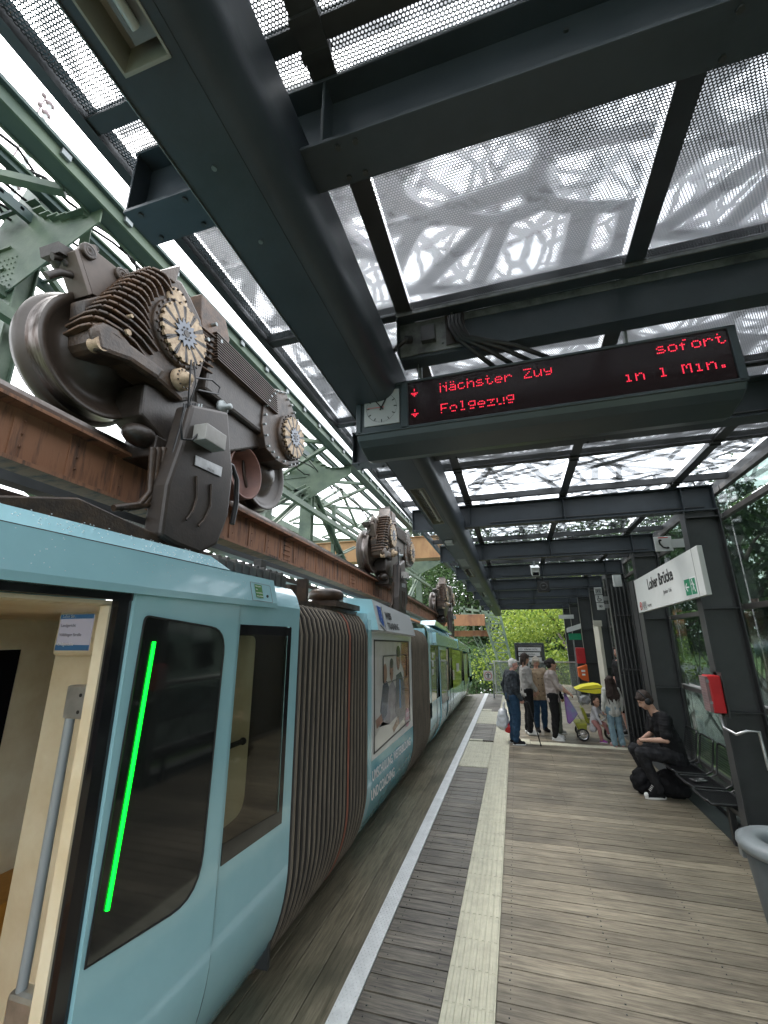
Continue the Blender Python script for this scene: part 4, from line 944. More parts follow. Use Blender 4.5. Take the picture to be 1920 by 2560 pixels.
pl.add([(ah + .01, *q) for q in pc] + [(ah + .004, *q) for q in pc], [(0, 1, 2, 3), (7, 6, 5, 4), (0, 4, 5, 1), (1, 5, 6, 2), (2, 6, 7, 3), (3, 7, 4, 0)]); npl = bp(pl, 'name_plate', alu)
o = text('plate_text', 'PROSE', .028, (ah + .0105, pc[3][0] + .13, pc[3][1] + .012), (0, pc[2][0] - pc[3][0], pc[2][1] - pc[3][1]), (0, 0, 1), inkgrey, bog, depth=.0005); o.matrix_parent_inverse = Matrix.Translation(-bog.location)
# cables down the arm
b = MB()
for k in range(7):
    x0 = 440 + k * 7; pts = [(x0 + 22, 1010), (x0 + 14, 1060), (x0 - 6, 1130), (x0 - 18, 1200), (x0 - 34, 1290), (x0 - 45, 1345)]
    X = -2.22 + .008 * (k % 3); b.tube([(X, *ax(x, y, X)) for x, y in pts], .011 if k < 5 else .007, 7, 0 if k < 5 else 1)
for k in range(3):
    pts = [(410 - k * 14, 1120), (402 - k * 12, 1180), (395 - k * 10, 1230), (375 - k * 14, 1262), (320 - k * 18, 1270)]; X = -2.3; b.tube([(X, *ax(x, y, X)) for x, y in pts], .022, 8, 2)
b.tube([(-2.12, *ax(x, y, -2.12)) for x, y in ((505, 1075), (480, 1100), (455, 1098), (452, 1060), (462, 1020))], .009, 6, 0)
b.tube([(-2.2, *ax(x, y, -2.2)) for x, y in ((485, 905), (490, 960), (470, 1020), (478, 900))], .007, 6, 0)
b.tube([(-2.2, *ax(x, y, -2.2)) for x, y in ((555, 1150), (580, 1165), (592, 1200), (590, 1260), (580, 1310))], .022, 8, 0)
b.tube([(-2.25, *ax(x, y, -2.25)) for x, y in ((490, 945), (530, 950), (550, 968), (545, 985), (495, 975))], .008, 6, 0)
bp(b, 'cable_bundle', [cable, galv, oily])
b = MB(); c = ax(565, 1018, -2.28); b.lathe((-2.33, *c), (1, 0, 0), [(0, .066), (.02, .07), (.03, .06), (.05, .028), (.1, .026), (.105, 0)], 24); b.tube([(-2.33, c[0], c[1] - .06), (-2.33, c[0], c[1] - .3)], .014, 8); bp(b, 'wheel_sensor', galv)
b = MB(); c = ax(350, 1090, -2.5); b.ball((-2.5, *c), (.1, .14, .08), 14); b.box(-2.7, -2.4, c[0] + .05, c[0] + .5, c[1] - .14, c[1] + .02); bp(b, 'rail_guide', oily_dark, bevel=.01)
def clone(o, par):
    c = o.copy(); COL.objects.link(c); c.parent = par; c.matrix_parent_inverse = o.matrix_parent_inverse.copy()
    for ch in [x for x in COL.objects if x.parent == o]: clone(ch, c)
    return c
kids0 = [c for c in COL.objects if c.parent == bog]
for y, z in ((6.15, -.30), (13.6, -.92)):
    nb = bog.copy(); COL.objects.link(nb); nb.location = bog.location + Vector((0, y, z))
    for ch in kids0: clone(ch, nb)
reloc(train)
# ================================================================= TRACK BEAM
tbm = empty('track_beam', (-2.8, 5, 3.2), 'long rusty riveted track beam carrying the wheels above the train', 'track beam')
b = MB(); ys = [-1.5 + .5 * i for i in range(48)]
def xt(y): return 0 if y < 16 else -.028 * (y - 16) ** 2
def strip(x0, x1, zt, zb, m=0):
    for y0, y1 in zip(ys[:-1], ys[1:]):
        r0, r1 = rail_z(y0), rail_z(y1); a, c = xt(y0), xt(y1)
        vs = [(x + q, y, r + z) for (y, r, q) in ((y0, r0, a), (y1, r1, c)) for x in (x0, x1) for z in (zt, zb)]
        b.add(vs, [(0, 1, 5, 4), (2, 6, 7, 3), (0, 4, 6, 2), (1, 3, 7, 5)], m, False)
strip(-2.80, -2.60, -.09, -.11); strip(-2.83, -2.55, -.455, -.48); strip(-2.72, -2.70, -.11, -.455)
b.build('beam_web', rust, tbm)
b = MB(); strip(-2.76, -2.66, -.035, -.09); strip(-2.745, -2.675, .0, -.035, 1); b.build('rail', [mat('brown_rail_steel', (.13, .08, .055), .5, .4, col2=(.07, .045, .035), scale=8), wheelm], tbm)
b = MB(); rnd = random.Random(5)
y = -1.2
while y < 20:
    x = xt(y)
    b.box(-2.70 + x, -2.692 + x, y, y + .05, rail_z(y) - .453, rail_z(y) - .112)
    for dz_ in (-.17, -.25, -.33, -.41):
        b.ball((-2.695 + x, y + .06, rail_z(y) + dz_), (.008, .009, .009), 6)
    if int(y * 4) % 9 == 0:
        for kk in range(5):
            for dz_ in (-.16, -.22, -.28, -.34, -.40): b.ball((-2.692 + x, y + .09 + kk * .035, rail_z(y) + dz_), (.010, .009, .009), 6)
    y += .34
b.build('stiffeners_and_rivets', rust, tbm)
reloc(tbm)
# lower stabilising rail right above roof of the train (dark longitudinal)
b = MB()
for y0, y1 in zip(ys[:-1], ys[1:]):
    b.bar((-2.45 + xt(y0), y0, rail_z(y0) - .62), (-2.45 + xt(y1), y1, rail_z(y1) - .62), .10, .05)
    b.bar((-3.2 + xt(y0), y0, rail_z(y0) - .52), (-3.2 + xt(y1), y1, rail_z(y1) - .52), .3, .06)
tag(b.build('conductor_rail', steel2), 'dark conductor rail running between the track beam and the train roof', 'conductor rail')
# ================================================================= GREEN BRIDGE STRUCTURE
br = empty('bridge_girder', (-2.8, 5, 5), 'dark green longitudinal girder with lighter flange above the train', 'bridge girder')
b = MB()
KG = -.009
b.box(-3.08, -2.93, -2, 22, 5.575, 5.68, 0, k=KG); b.box(-3.10, -3.08, -2, 22, 5.56, 5.70, 1, k=KG); b.box(-2.93, -2.91, -2, 22, 5.56, 5.70, 1, k=KG); b.box(-2.91, -2.87, -2, 22, 5.66, 5.69, 0, k=KG)
for i in range(44): y = -1.8 + i * .55; b.box(-2.905, -2.88, y, y + .07, 5.60 + KG * y, 5.65 + KG * y, 2)
b.build('girder_box', [green_dark, green, galv], br); reloc(br)
b = MB(); b.box(-3.80, -3.72, -2, 22, 6.0, 6.07, 0, k=KG); b.box(-3.72, -3.69, -2, 22, 6.05, 6.075, 1, k=KG)
tag(b.build('bridge_girder', [green_dark, green], bevel=.003), 'thin green beam running parallel left of the thick dark girder', 'bridge girder')
flab = ['nearest green bridge frame with gusset behind the large front wheel', 'second green bridge frame, its curved arm seen left of the display', 'third green bridge frame behind the second wheel set', 'fourth green bridge frame, far along the train']
for i, yf in enumerate((2.0, 7.7, 13.3, 18.8)):
    r = empty('bridge_portal', (-3.96, yf, 2.5), flab[i], 'bridge portal', 'green bridge frames over the track')
    xf = -3.96; z0 = 5.40 - .018 * yf
    b = MB(); b.box(xf - .09, xf + .09, yf - .06, yf + .06, 2.9, 6.1); b.box(xf - .13, xf + .13, yf - .075, yf - .06, 2.9, 6.1); b.box(xf - .13, xf + .13, yf + .06, yf + .075, 2.9, 6.1)
    b.build('post', green, r, bevel=.003)
    # curved gusset arm
    outl = []
    for k in range(9): t = k / 8; outl.append((xf + .1 + (.90) * t, z0 + .62 * (1 - t) ** 2.6 + .14 * t + .08))
    outl += [(xf + 1.0, z0 + .06), (xf + .1, z0 - .38), (xf - .13, z0 - .38), (xf - .55, z0 - .1), (xf - .55, z0 + .05), (xf - .13, z0 + .62), (xf, z0 + .9)]
    b = MB(); b.prism([(q[0], q[1]) for q in outl], 'y', yf - .1, yf - .088)
    for k in range(8): b.box(outl[k][0], outl[k + 1][0] + .002, yf - .15, yf - .03, min(outl[k][1], outl[k + 1][1]), min(outl[k][1], outl[k + 1][1]) + .012)
    for kx in range(5):
        for kz in range(6): b.ball((xf - .1 + kx * .05, yf - .102, z0 - .32 + kz * .06), .009, 6)
    b.build('gusset_arm', green, r)
    b = MB(); b.box(-9, xf, yf - .08, yf + .08, z0 - .12, z0 + .10); b.box(-9, xf, yf - .12, yf + .12, z0 + .10, z0 + .115); b.box(-9, xf, yf - .12, yf + .12, z0 - .135, z0 - .12); b.build('cross_girder', green, r)
    reloc(r)
# side lattice: chords and diagonals
tr = empty('side_truss', (-3.3, 8, 3.6), 'green lattice truss with crossing diagonals behind the track beam', 'truss')
b = MB()
b.bar((-3.7, -1, 4.74), (-3.7, 20, 4.28), .09, .10); b.bar((-3.92, -1, 5.05), (-3.92, 20, 4.6), .06, .08)
b.build('chord', green, tr)
for yf in (2.0, 7.7, 13.3):
    for (ya, za, yb_, zb, w) in ((yf + .2, 5.2, yf + 2.7, 3.6, .14), (yf + 2.9, 3.6, yf + 5.5, 5.15, .14), (yf + .1, 3.6, yf + 2.7, 4.6, .08), (yf - .2, 5.1, yf - 2.2, 3.6, .12)):
        b = MB()
        for dx in (-.05, .05): b.bar((-3.9 + dx, ya, za - .02 * yf), (-3.9 + dx, yb_, zb - .03 * yf), w * .5, .03)
        b.bar((-3.9, ya, za - .02 * yf), (-3.9, yb_, zb - .03 * yf), .02, w)
        b.build('diagonal', green, tr)
for yf in (0, 4, 8, 12):
    b = MB(); b.bar((-6.8, yf, 4.4), (-6.8, yf + 3, 3.0), .1, .1); b.bar((-6.8, yf + 3, 3.0), (-6.8, yf + 6, 4.4), .1, .1); b.bar((-6.8, yf, 4.5), (-6.8, yf + 4.1, 4.45), .12, .18); b.bar((-6.8, yf, 2.9), (-6.8, yf + 4.1, 2.85), .12, .12); b.build('far_lattice', green, tr)
b = MB()
for k in range(9):
    y = -.5 + k * 2.4; b.bar((-3.1, y, 5.55), (-6.4, y + 2.2, 5.5), .07, .06); b.bar((-3.1, y + 2.2, 5.55), (-6.4, y, 5.5), .07, .06)
b.build('plan_bracing', green, tr)
for k in range(7):
    y = .6 + k * 2.85; b = MB(); b.bar((-3.98, y, 3.6), (-3.98, y, 5.2), .08, .08); b.bar((-4.4, y, 5.3), (-4.4, y + 1.4, 6.1), .06, .06); b.bar((-4.4, y + 2.8, 5.3), (-4.4, y + 1.4, 6.1), .06, .06); b.build('lattice_post', green, tr)
for k in range(6):
    y = 1.2 + k * 3.1; b = MB(); b.bar((-6.9, y, 3.2), (-6.9, y + 3.0, 5.6), .09, .09); b.bar((-6.9, y + 3.0, 3.2), (-6.9, y, 5.6), .09, .09); b.build('rear_diagonal', green, tr)
b = MB(); b.bar((-6.9, -1, 5.65), (-6.9, 20, 5.5), .16, .2); b.bar((-5.2, -1, 6.05), (-5.2, 20, 5.9), .10, .14); b.bar((-4.4, -1, 6.15), (-4.4, 20, 6.0), .06, .07); b.build('rear_chord', green, tr)
reloc(tr)
# catwalk with cables upper left
b = MB()
for i in range(15): b.box(-4.5, -3.8, .2 + i * .16, .23 + i * .16, 5.75, 5.78)
b.box(-4.5, -4.46, -.5, 9, 5.7, 5.8); b.box(-3.84, -3.8, -.5, 9, 5.7, 5.8)
tag(b.build('maintenance_catwalk', green_dark), 'green grated catwalk at the upper left above the front wheel', 'catwalk')
b = MB(); rnd = random.Random(9)
for k in range(8):
    x = -4.1 + k * .07; b.tube([(x + rnd.uniform(-.1, .1), y, 6.05 + .18 * math.cos((y + k * .3) * 1.5) + rnd.uniform(-.05, .05)) for y in np.arange(-.4, 3.2, .25)], .014, 6)
for k in range(3): b.tube([(-3.9 + .1 * k, y, 5.3 + .25 * abs(math.sin(y * 1.3 + k))) for y in np.arange(5, 12, .3)], .012, 6)
tag(b.build('cable_loom', cable), 'bundle of black cables sagging across the green bridge at the upper left', 'cables')
# masts with insulators against the sky
for i, (px, X) in enumerate((((200, 280), -3.6),)):
    pass
for i, (a_, b_) in enumerate((((125, 262), (15, 520)),)):
    p0 = at(*a_, X=-4.4); p1 = at(*b_, X=-4.4); b = MB()
    b.tube([p1, p0], .022, 8, 0); b.tube([p1 + Vector((0, -.12, .02)), p0 + Vector((0, -.05, .05))], .009, 6, 1)
    for t in (.0, .1, .45, .5, .8): q = p0.lerp(p1, t); b.ball(q, (.035, .05, .035), 10, 1); b.ball(q + Vector((0, -.07, .03)), .028, 8, 1)
    tag(b.build('insulator_mast', [mat('faded_mast', (.5, .52, .5), .5), mat('pink_insulator', (.35, .27, .28), .4)]), 'slim pole with insulators against the sky at the upper left', 'mast')
for i, (X, y) in enumerate(((-3.1, 3.1), (-3.1, 3.45))):
    b = MB(); b.tube([(X - .6, y, 4.8), (X - .6, y, 6.2)], .02, 8); b.box(X - .62, X - .58, y - .03, y + .03, 6.0, 6.05)
    tag(b.build('antenna_rod', galv), ('nearer' if i == 0 else 'farther') + ' thin upright rod showing in the strip of sky beside the roof edge', 'rod')
# tan cross girder between tracks
r = empty('cross_girder', (-3, 13.3, 4), 'tan rust stained box girder crossing above the track behind the second wheel set', 'cross girder')
b = MB(); b.box(-8, -1.15, 13.0, 13.5, 4.45, 5.1); b.box(-8.1, -1.1, 12.95, 13.55, 4.42, 4.45); b.box(-8.1, -1.1, 12.95, 13.55, 5.1, 5.13)
b.build('girder_box', rust_tan, r, bevel=.004); reloc(r)
# far portal legs beyond the station
def lattice_leg(p0, p1, w0, w1, name, label):
    r = empty(name, (p1.x, p1.y, p1.z), label, 'trestle', 'slanting green bridge legs')
    d = (p1 - p0); n = 9; b = MB(); pts = {}
    u = Vector((1, 0, 0)); v = Vector((0, 1, 0))
    for i in range(n + 1):
        t = i / n; c = p0.lerp(p1, t); w = w0 + (w1 - w0) * t
        pts[i] = [c + u * w * sx_ + v * w * sy_ * .6 for sx_, sy_ in ((-1, -1), (1, -1), (1, 1), (-1, 1))]
    th = max(w0, w1) * .22
    for k in range(4): b.bar(pts[0][k], pts[n][k], th, th)
    b.build('leg_chord', green, r); b = MB()
    for i in range(n):
        for k in range(4):
            b.bar(pts[i][k], pts[i + 1][(k + 1) % 4], th * .5, th * .5); b.bar(pts[i][k], pts[i][(k + 1) % 4], th * .5, th * .5)
    b.build('leg_lacing', green, r); reloc(r); return r
lattice_leg(at(1228, 1535, Y=27), at(1292, 1760, Y=27), .50, .26, 'bridge_trestle', 'thick slanting green lattice leg left of the advertising board')
lattice_leg(at(1190, 1590, Y=27), at(1268, 1760, Y=27), .16, .13, 'bridge_trestle', 'thin slanting green lattice leg left of the thick one')
b = MB(); p0 = at(1140, 1550, Y=26.5); p1 = at(1212, 1550, Y=26.5); b.box(p0.x - 4, p1.x, 26.3, 26.9, p0.z - .35, p0.z + .3); tag(b.build('cross_girder', rust_orange, bevel=.01), 'upper orange brown girder between the green legs beyond the platform end', 'cross girder', None)
p0 = at(1150, 1582, Y=27.5); b = MB(); b.box(p0.x - 4, at(1222, 1582, Y=27.5).x, 27.3, 27.8, p0.z - .22, p0.z + .12); tag(b.build('cross_girder', rust_orange, bevel=.01), 'lower orange brown girder between the green legs beyond the platform end', 'cross girder', None)
b = MB()
for i in range(4): b.bar(at(1150 + i * 3, 1520 + i * 14, Y=28 + i), at(1245, 1535 + i * 8, Y=28 + i), .10, .14)
for i in range(4): b.bar(at(1160 + i * 20, 1515, Y=28), at(1165 + i * 20, 1580, Y=28), .1, .1)
tag(b.build('bridge_span', green), 'green bridge trusswork continuing beyond the platform end', 'bridge span')
# ================================================================= DEPARTURE DISPLAY
disp = empty('departure_display', (.16, 2.2, 3.4), 'long dark departure display with a square clock and red led lettering, hanging from the roof', 'departure display')
DX0, DX1, DY = -.785, 1.115, 2.10
DB, DT = 3.292, 3.588
b = MB()
pr = [(DY, DB + .0), (DY, DT), (DY + .02, DT + .012), (DY + .28, DT + .012), (DY + .30, DT), (DY + .30, 3.26), (DY + .27, 3.225), (DY + .20, 3.212), (DY + .06, 3.238), (DY + .015, 3.262)]
b.prism(pr, 'x', DX0, DX1)
case = b.build('display_case', mat('petrol_grey_case', (.035, .048, .054), .3, col2=(.045, .06, .066), scale=4, bump=.03, bscale=80, rvar=.06), disp, bevel=.012)
b = MB()
for (x0, x1, z0, z1) in ((DX0 + .012, DX1 - .012, DT - .012, DT + .002), (DX0 + .012, DX1 - .012, DB - .002, DB + .014), (DX0 - .0, DX0 + .03, DB, DT), (DX1 - .035, DX1, DB, DT), (-.515, -.475, DB, DT)): b.box(x0, x1, DY - .012, DY + .001, z0, z1)
b.build('case_frame', MATS['petrol_grey_case'], disp, bevel=.003)
b = MB(); b.box(-.472, DX1 - .036, DY - .004, DY - .001, DB + .015, DT - .013); b.build('led_window', mat('dark_led_window', (.018, .01, .011), .18, bump=.02, bscale=500), disp)
# clock
b = MB(); b.box(-.735, -.525, DY - .010, DY - .002, 3.335, 3.550); ck = b.build('clock', mat('clock_face_white', (.30, .32, .32), .4), disp, bevel=.002)
b = MB(); cx_, cz_ = -.63, 3.4425
for k in range(12):
    a = 2 * PI * k / 12; dx_, dz_ = math.sin(a), math.cos(a); b.bar((cx_ + dx_ * .073, DY - .0115, cz_ + dz_ * .073), (cx_ + dx_ * .092, DY - .0115, cz_ + dz_ * .092), .0045, .002, up=(0, 1, 0))
for k in range(60):
    a = 2 * PI * k / 60; dx_, dz_ = math.sin(a), math.cos(a); b.bar((cx_ + dx_ * .088, DY - .0115, cz_ + dz_ * .088), (cx_ + dx_ * .092, DY - .0115, cz_ + dz_ * .092), .0016, .002, up=(0, 1, 0))
def hand(a, l, w, dy, m=0):
    a = R(a); b.bar((cx_ - math.sin(a) * .018, DY - dy, cz_ - math.cos(a) * .018), (cx_ + math.sin(a) * l, DY - dy, cz_ + math.cos(a) * l), w, .0016, up=(0, 1, 0), m=m)
hand(27, .062, .008, .0135); hand(322, .085, .006, .0155); hand(272, .082, .0022, .0175, 1); b.cyl((cx_, DY - .010, cz_), (cx_, DY - .0185, cz_), .008, 14)
b.build('clock_hands', [ink, signred], ck)
# dot matrix text
F57 = {'N': '10001 11001 10101 10011 10001 10001 10001', 'ä': '01010 00000 01110 00001 01111 10001 01111', 'c': '00000 00000 01110 10000 10000 10001 01110', 'h': '10000 10000 10110 11001 10001 10001 10001',
       's': '00000 00000 01110 10000 01110 00001 11110', 't': '01000 01000 11100 01000 01000 01001 00110', 'e': '00000 00000 01110 10001 11111 10000 01110', 'r': '00000 00000 10110 11001 10000 10000 10000',
       'Z': '11111 00001 00010 00100 01000 10000 11111', 'u': '00000 00000 10001 10001 10001 10011 01101', 'g': '00000 01111 10001 10001 01111 00001 01110', 'o': '00000 00000 01110 10001 10001 10001 01110',
       'f': '00110 01001 01000 11100 01000 01000 01000', 'F': '11111 10000 10000 11110 10000 10000 10000', 'l': '01100 00100 00100 00100 00100 00100 01110', 'z': '00000 00000 11111 00010 00100 01000 11111',
       'i': '00100 00000 01100 00100 00100 00100 01110', 'n': '00000 00000 10110 11001 10001 10001 10001', '1': '00100 01100 00100 00100 00100 00100 01110', 'M': '10001 11011 10101 10101 10001 10001 10001',
       '.': '00000 00000 00000 00000 00000 01100 01100', ' ': '00000 00000 00000 00000 00000 00000 00000', '^': '00000 00100 00100 00100 11111 01110 00100'}
led_on = mat('red_led_lit', (.3, 0, .01), emit=(1, .03, .07), estr=.62); led_dim = mat('red_led_dim', (.1, 0, .01), emit=(.5, .01, .03), estr=.10)
def ledline(s_, x, z, pitch=.0083, dark=(0, 1)):
    on = MB(); q = 0
    for ch in s_:
        rows_ = F57[ch].split()
        for j, row in enumerate(rows_):
            for i, v in enumerate(row):
                if v == '1' and j not in dark: on.box(x + (q + i) * pitch, x + (q + i) * pitch + .0048, DY - .0062, DY - .004, z - j * pitch, z - j * pitch + .0048, 0)
        q += 6
    o = on.build('led_text', [led_on, led_dim], disp)
ledline('^', -.455, 3.535, dark=(0, 3)); ledline('Nächster Zug', -.29, 3.535, dark=(1,)); ledline('sofort', .78, 3.552, dark=(1,))
ledline('^', -.455, 3.405, dark=(0, 3)); ledline('Folgezug', -.29, 3.405, dark=(5,)); ledline('in 1 Min.', .62, 3.425, dark=(0,))
b = MB()
for x in (-.42, .70): b.bar((x, DY + .15, DT), (x, DY + .12, 3.80), .014, .03)
b.bar((-.42, DY + .05, DT), (-.42, DY + .06, 3.78), .006, .008)
b.build('hanger_strut', galv, disp)
reloc(disp)
b = MB(); z0, z1 = 3.735, 3.985
b.box(-.515, 2.05, 2.10, 2.106, z0, z1); b.box(-.515, 2.05, 2.106, 2.20, z0, z0 + .006); b.box(-.515, 2.05, 2.02, 2.10, z1, z1 + .006); b.box(-.515, -.512, 2.02, 2.2, z0, z1)
b.box(-.38, -.30, 2.06, 2.099, z0 + .08, z0 + .18, 1); b.box(-.24, -.13, 2.085, 2.099, z0 + .04, z0 + .24, 2); b.box(-.512, -.14, 2.092, 2.0995, z0 + .02, z1 - .01, 3)
b.box(-.514, 2.05, 2.012, 2.0195, z1 - .012, z1 + .007, 3); b.box(-.514, 2.05, 2.020, 2.09, z1 + .007, z1 + .009, 3); b.box(-.514, 2.05, 2.094, 2.0995, z1 - .055, z1 - .012, 3)
for x, z in ((-.26, z0 + .2), (-.26, z0 + .06), (-.2, z0 + .25)): b.cyl((x, 2.08, z), (x, 2.095, z), .006, 6, 3)
tag(b.build('cable_channel', [MATS['dark_steel_paint'], steel2, oily_dark, mat('scuffed_steel_plate', (.26, .27, .265), .45, .2, col2=(.09, .095, .095), scale=9)], bevel=.003), 'steel channel crossing above the departure display with cables leaving it', 'steel channel')
b = MB()
for k in range(4):
    x0 = -.21 + k * .02; b.tube([(x0, 2.04, z1 - .06), (x0, 2.03, z1 - .13), (x0 + .04, 2.04, z1 - .22), (x0 + .13 + k * .05, 2.08, z1 - .30), (x0 + .22 + k * .075, 2.16, z1 - .355), (x0 + .25 + k * .08, 2.24, DT)], .0135, 8)
tag(b.build('cable_loom', cable), 'four thick black cables curving down from the steel channel into the display', 'cables')
b = MB(); b.tube([(-.46, 2.05, z0 + .10), (-.5, 2.05, z0 + .08), (-.56, 2.08, z0 + .055), (-.60, 2.14, z0 + .0), (-.61, 2.2, z0 - .06)], .015, 8); b.cyl((-.44, 2.07, z0 + .11), (-.47, 2.05, z0 + .10), .024, 10)
tag(b.build('cable', cable), 'black cable looping from the steel channel into the light channel', 'cable')
# ================================================================= SIGNS
sg = empty('station_sign', (1.9, 6.4, 2.46), 'large white station name sign reading Loher Brücke', 'station sign')
SX = 1.90; k_ = -.012
b = MB(); b.add([(x, y, z) for x in (SX, SX + .05) for (y, z) in ((5.14, 2.545), (7.74, 2.462), (7.74, 2.968), (5.14, 3.056))], [(0, 1, 2, 3), (7, 6, 5, 4), (0, 4, 5, 1), (1, 5, 6, 2), (2, 6, 7, 3), (3, 7, 4, 0)])
sb = b.build('sign_panel', plastic_white, sg, bevel=.004)
b = MB(); b.box(SX - .002, SX, 5.30, 5.306, 2.545, 3.048); b.build('panel_seam', inkgrey, sg)
b = MB(); b.box(SX + .05, 2.05, 5.7, 5.74, 2.8, 2.86); b.box(SX + .05, 2.3, 7.6, 7.64, 2.8, 2.86); b.box(SX + .01, SX + .04, 6.1, 6.2, 3.0, 3.08); b.build('sign_bracket', galv, sg)
RR, UU = (0, -1, .032), (0, 0, 1)
def st_(s_, size, y, z, m=ink, sx=1, name='sign_text', b_=0.0): return text(name, s_, size, (SX - .002, y, z), RR, UU, m, sg, sx=sx, bold=b_)
st_('Loher Brücke', .215, 7.05, 2.765, sx=.90, b_=.005); st_('Junior Uni', .075, 6.42, 2.655, inkgrey)
st_('Ausgang', .06, 7.22, 2.535, inkgrey)
def plate(y0, y1, z0, z1, m, name, x=SX - .0025, par=sg): bb = MB(); bb.box(x, x + .002, y0, y1, z0, z1); return bb.build(name, m, par)
gp = plate(5.50, 5.66, 2.575, 2.75, signgreen, 'exit_pictogram'); gp2 = plate(5.33, 5.485, 2.565, 2.76, white, 'exit_pictogram'); plate(5.345, 5.475, 2.575, 2.745, signgreen, 'pictogram_field', SX - .004, gp2)
b = MB(); xq = SX - .006
b.bar((xq, 5.53, 2.66), (xq, 5.63, 2.663), .002, .016, up=(0, 0, 1)); b.bar((xq, 5.632, 2.663), (xq, 5.585, 2.705), .002, .016, up=(0, 0, 1)); b.bar((xq, 5.632, 2.663), (xq, 5.585, 2.618), .002, .016, up=(0, 0, 1)); b.build('arrow', white, gp)
b = MB(); b.ball((xq, 5.425, 2.725), (.001, .014, .014), 8); b.bar((xq, 5.42, 2.71), (xq, 5.405, 2.66), .002, .022); b.bar((xq, 5.405, 2.66), (xq, 5.44, 2.62), .002, .014); b.bar((xq, 5.405, 2.66), (xq, 5.375, 2.60), .002, .014); b.bar((xq, 5.42, 2.70), (xq, 5.455, 2.68), .002, .011); b.bar((xq, 5.415, 2.70), (xq, 5.38, 2.67), .002, .011); b.build('running_figure', white, gp2)
b = MB(); b.lathe((SX - .001, 7.56, 2.56), (-1, 0, 0), [(0, .062), (.002, .062), (.003, .045)], 24, 0); b.build('red_ring', signred, sg)
b = MB(); b.bar((SX - .005, 7.53, 2.56), (SX - .005, 7.59, 2.56), .002, .014); b.bar((SX - .005, 7.592, 2.56), (SX - .005, 7.562, 2.585), .002, .012); b.bar((SX - .005, 7.592, 2.56), (SX - .005, 7.562, 2.535), .002, .012); b.build('ring_arrow', signred, sg)
for y in (7.42, 7.31):
    b = MB(); b.tube([(SX - .003, y - .04, 2.50), (SX - .003, y + .04, 2.50), (SX - .003, y + .04, 2.615), (SX - .003, y - .04, 2.615), (SX - .003, y - .04, 2.50)], .0025, 4); b.bar((SX - .003, y, 2.52), (SX - .003, y - .01, 2.6), .002, .012); b.bar((SX - .003, y - .02, 2.53), (SX - .003, y + .025, 2.56), .002, .008); b.build('small_pictogram', inkgrey, sg)
reloc(sg)
def picto(name, label, y, x0, zc, w, h, arm, drawing):
    r = empty(name, (x0, y, zc), label, 'sign')
    b = MB(); b.box(x0 - w / 2, x0 + w / 2, y - .006, y + .006, zc - h / 2, zc + h / 2); p_ = b.build('sign_plate', plastic_white, r, bevel=.012)
    if arm: b = MB(); b.box(x0 + w / 2, x0 + w / 2 + arm, y - .004, y + .02, zc - h * .28, zc + h * .28); b.build('bracket_arm', alu if name != 'phone_sign' else plastic_white, r)
    b = MB(); drawing(b, x0, y - .0075, zc, w); b.build('pictogram', [ink, signred], p_); reloc(r); return r
def ph(b, x, y, z, w):
    b.tube([(x - w * .22, y, z + .045), (x - w * .2, y, z), (x - w * .05, y, z - .045), (x + w * .2, y, z - .06)], .010, 8); b.ball((x - w * .16, y, z + .05), (.02, .004, .014)); b.ball((x + w * .2, y, z - .055), (.02, .004, .014)); b.box(x - w * .25, x + w * .3, y, y + .001, z + .078, z + .09, 1)
picto('phone_sign', 'small white emergency phone sign above the station name sign', 6.4, 1.995, 3.31, .21, .20, .26, ph)
def el(b, x, y, z, w): b.tube([(x - .05, y, z - .05), (x + .05, y, z - .05), (x + .05, y, z + .04), (x - .05, y, z + .04), (x - .05, y, z - .05)], .006, 4); b.box(x - .03, x - .01, y, y + .001, z - .03, z + .02); b.box(x + .01, x + .03, y, y + .001, z - .03, z + .02)
def wc(b, x, y, z, w):
    b.ball((x - .02, y, z + .055), (.012, .002, .012)); b.bar((x - .02, y, z + .045), (x - .01, y, z - .005), .012, .003, up=(0, 1, 0)); b.bar((x - .01, y, z - .005), (x + .03, y, z - .005), .012, .003, up=(0, 1, 0)); b.bar((x + .03, y, z - .005), (x + .045, y, z - .05), .012, .003, up=(0, 1, 0))
    b.tube([(x - .01 + .036 * math.cos(a), y, z - .025 + .036 * math.sin(a)) for a in [R(120 + 24 * i) for i in range(11)]], .005, 4)
def ey(b, x, y, z, w): b.tube([(x + .04 * math.cos(a), y, z + .02 * math.sin(a)) for a in [2 * PI * i / 14 for i in range(15)]], .004, 4); b.ball((x, y, z), (.012, .002, .012))
for (nm, lb, zc, ar, dr) in (('lift_sign', 'white lift pictogram sign, topmost of the three small signs', 3.115, 0, el), ('wheelchair_sign', 'white wheelchair pictogram sign, middle of the three small signs', 2.935, .36, wc), ('eye_sign', 'white eye pictogram sign, lowest of the three small signs', 2.755, .36, ey)):
    picto(nm, lb, 11.3, 1.98 + (3.115 - zc) * .03, zc, .165, .165, ar, dr)
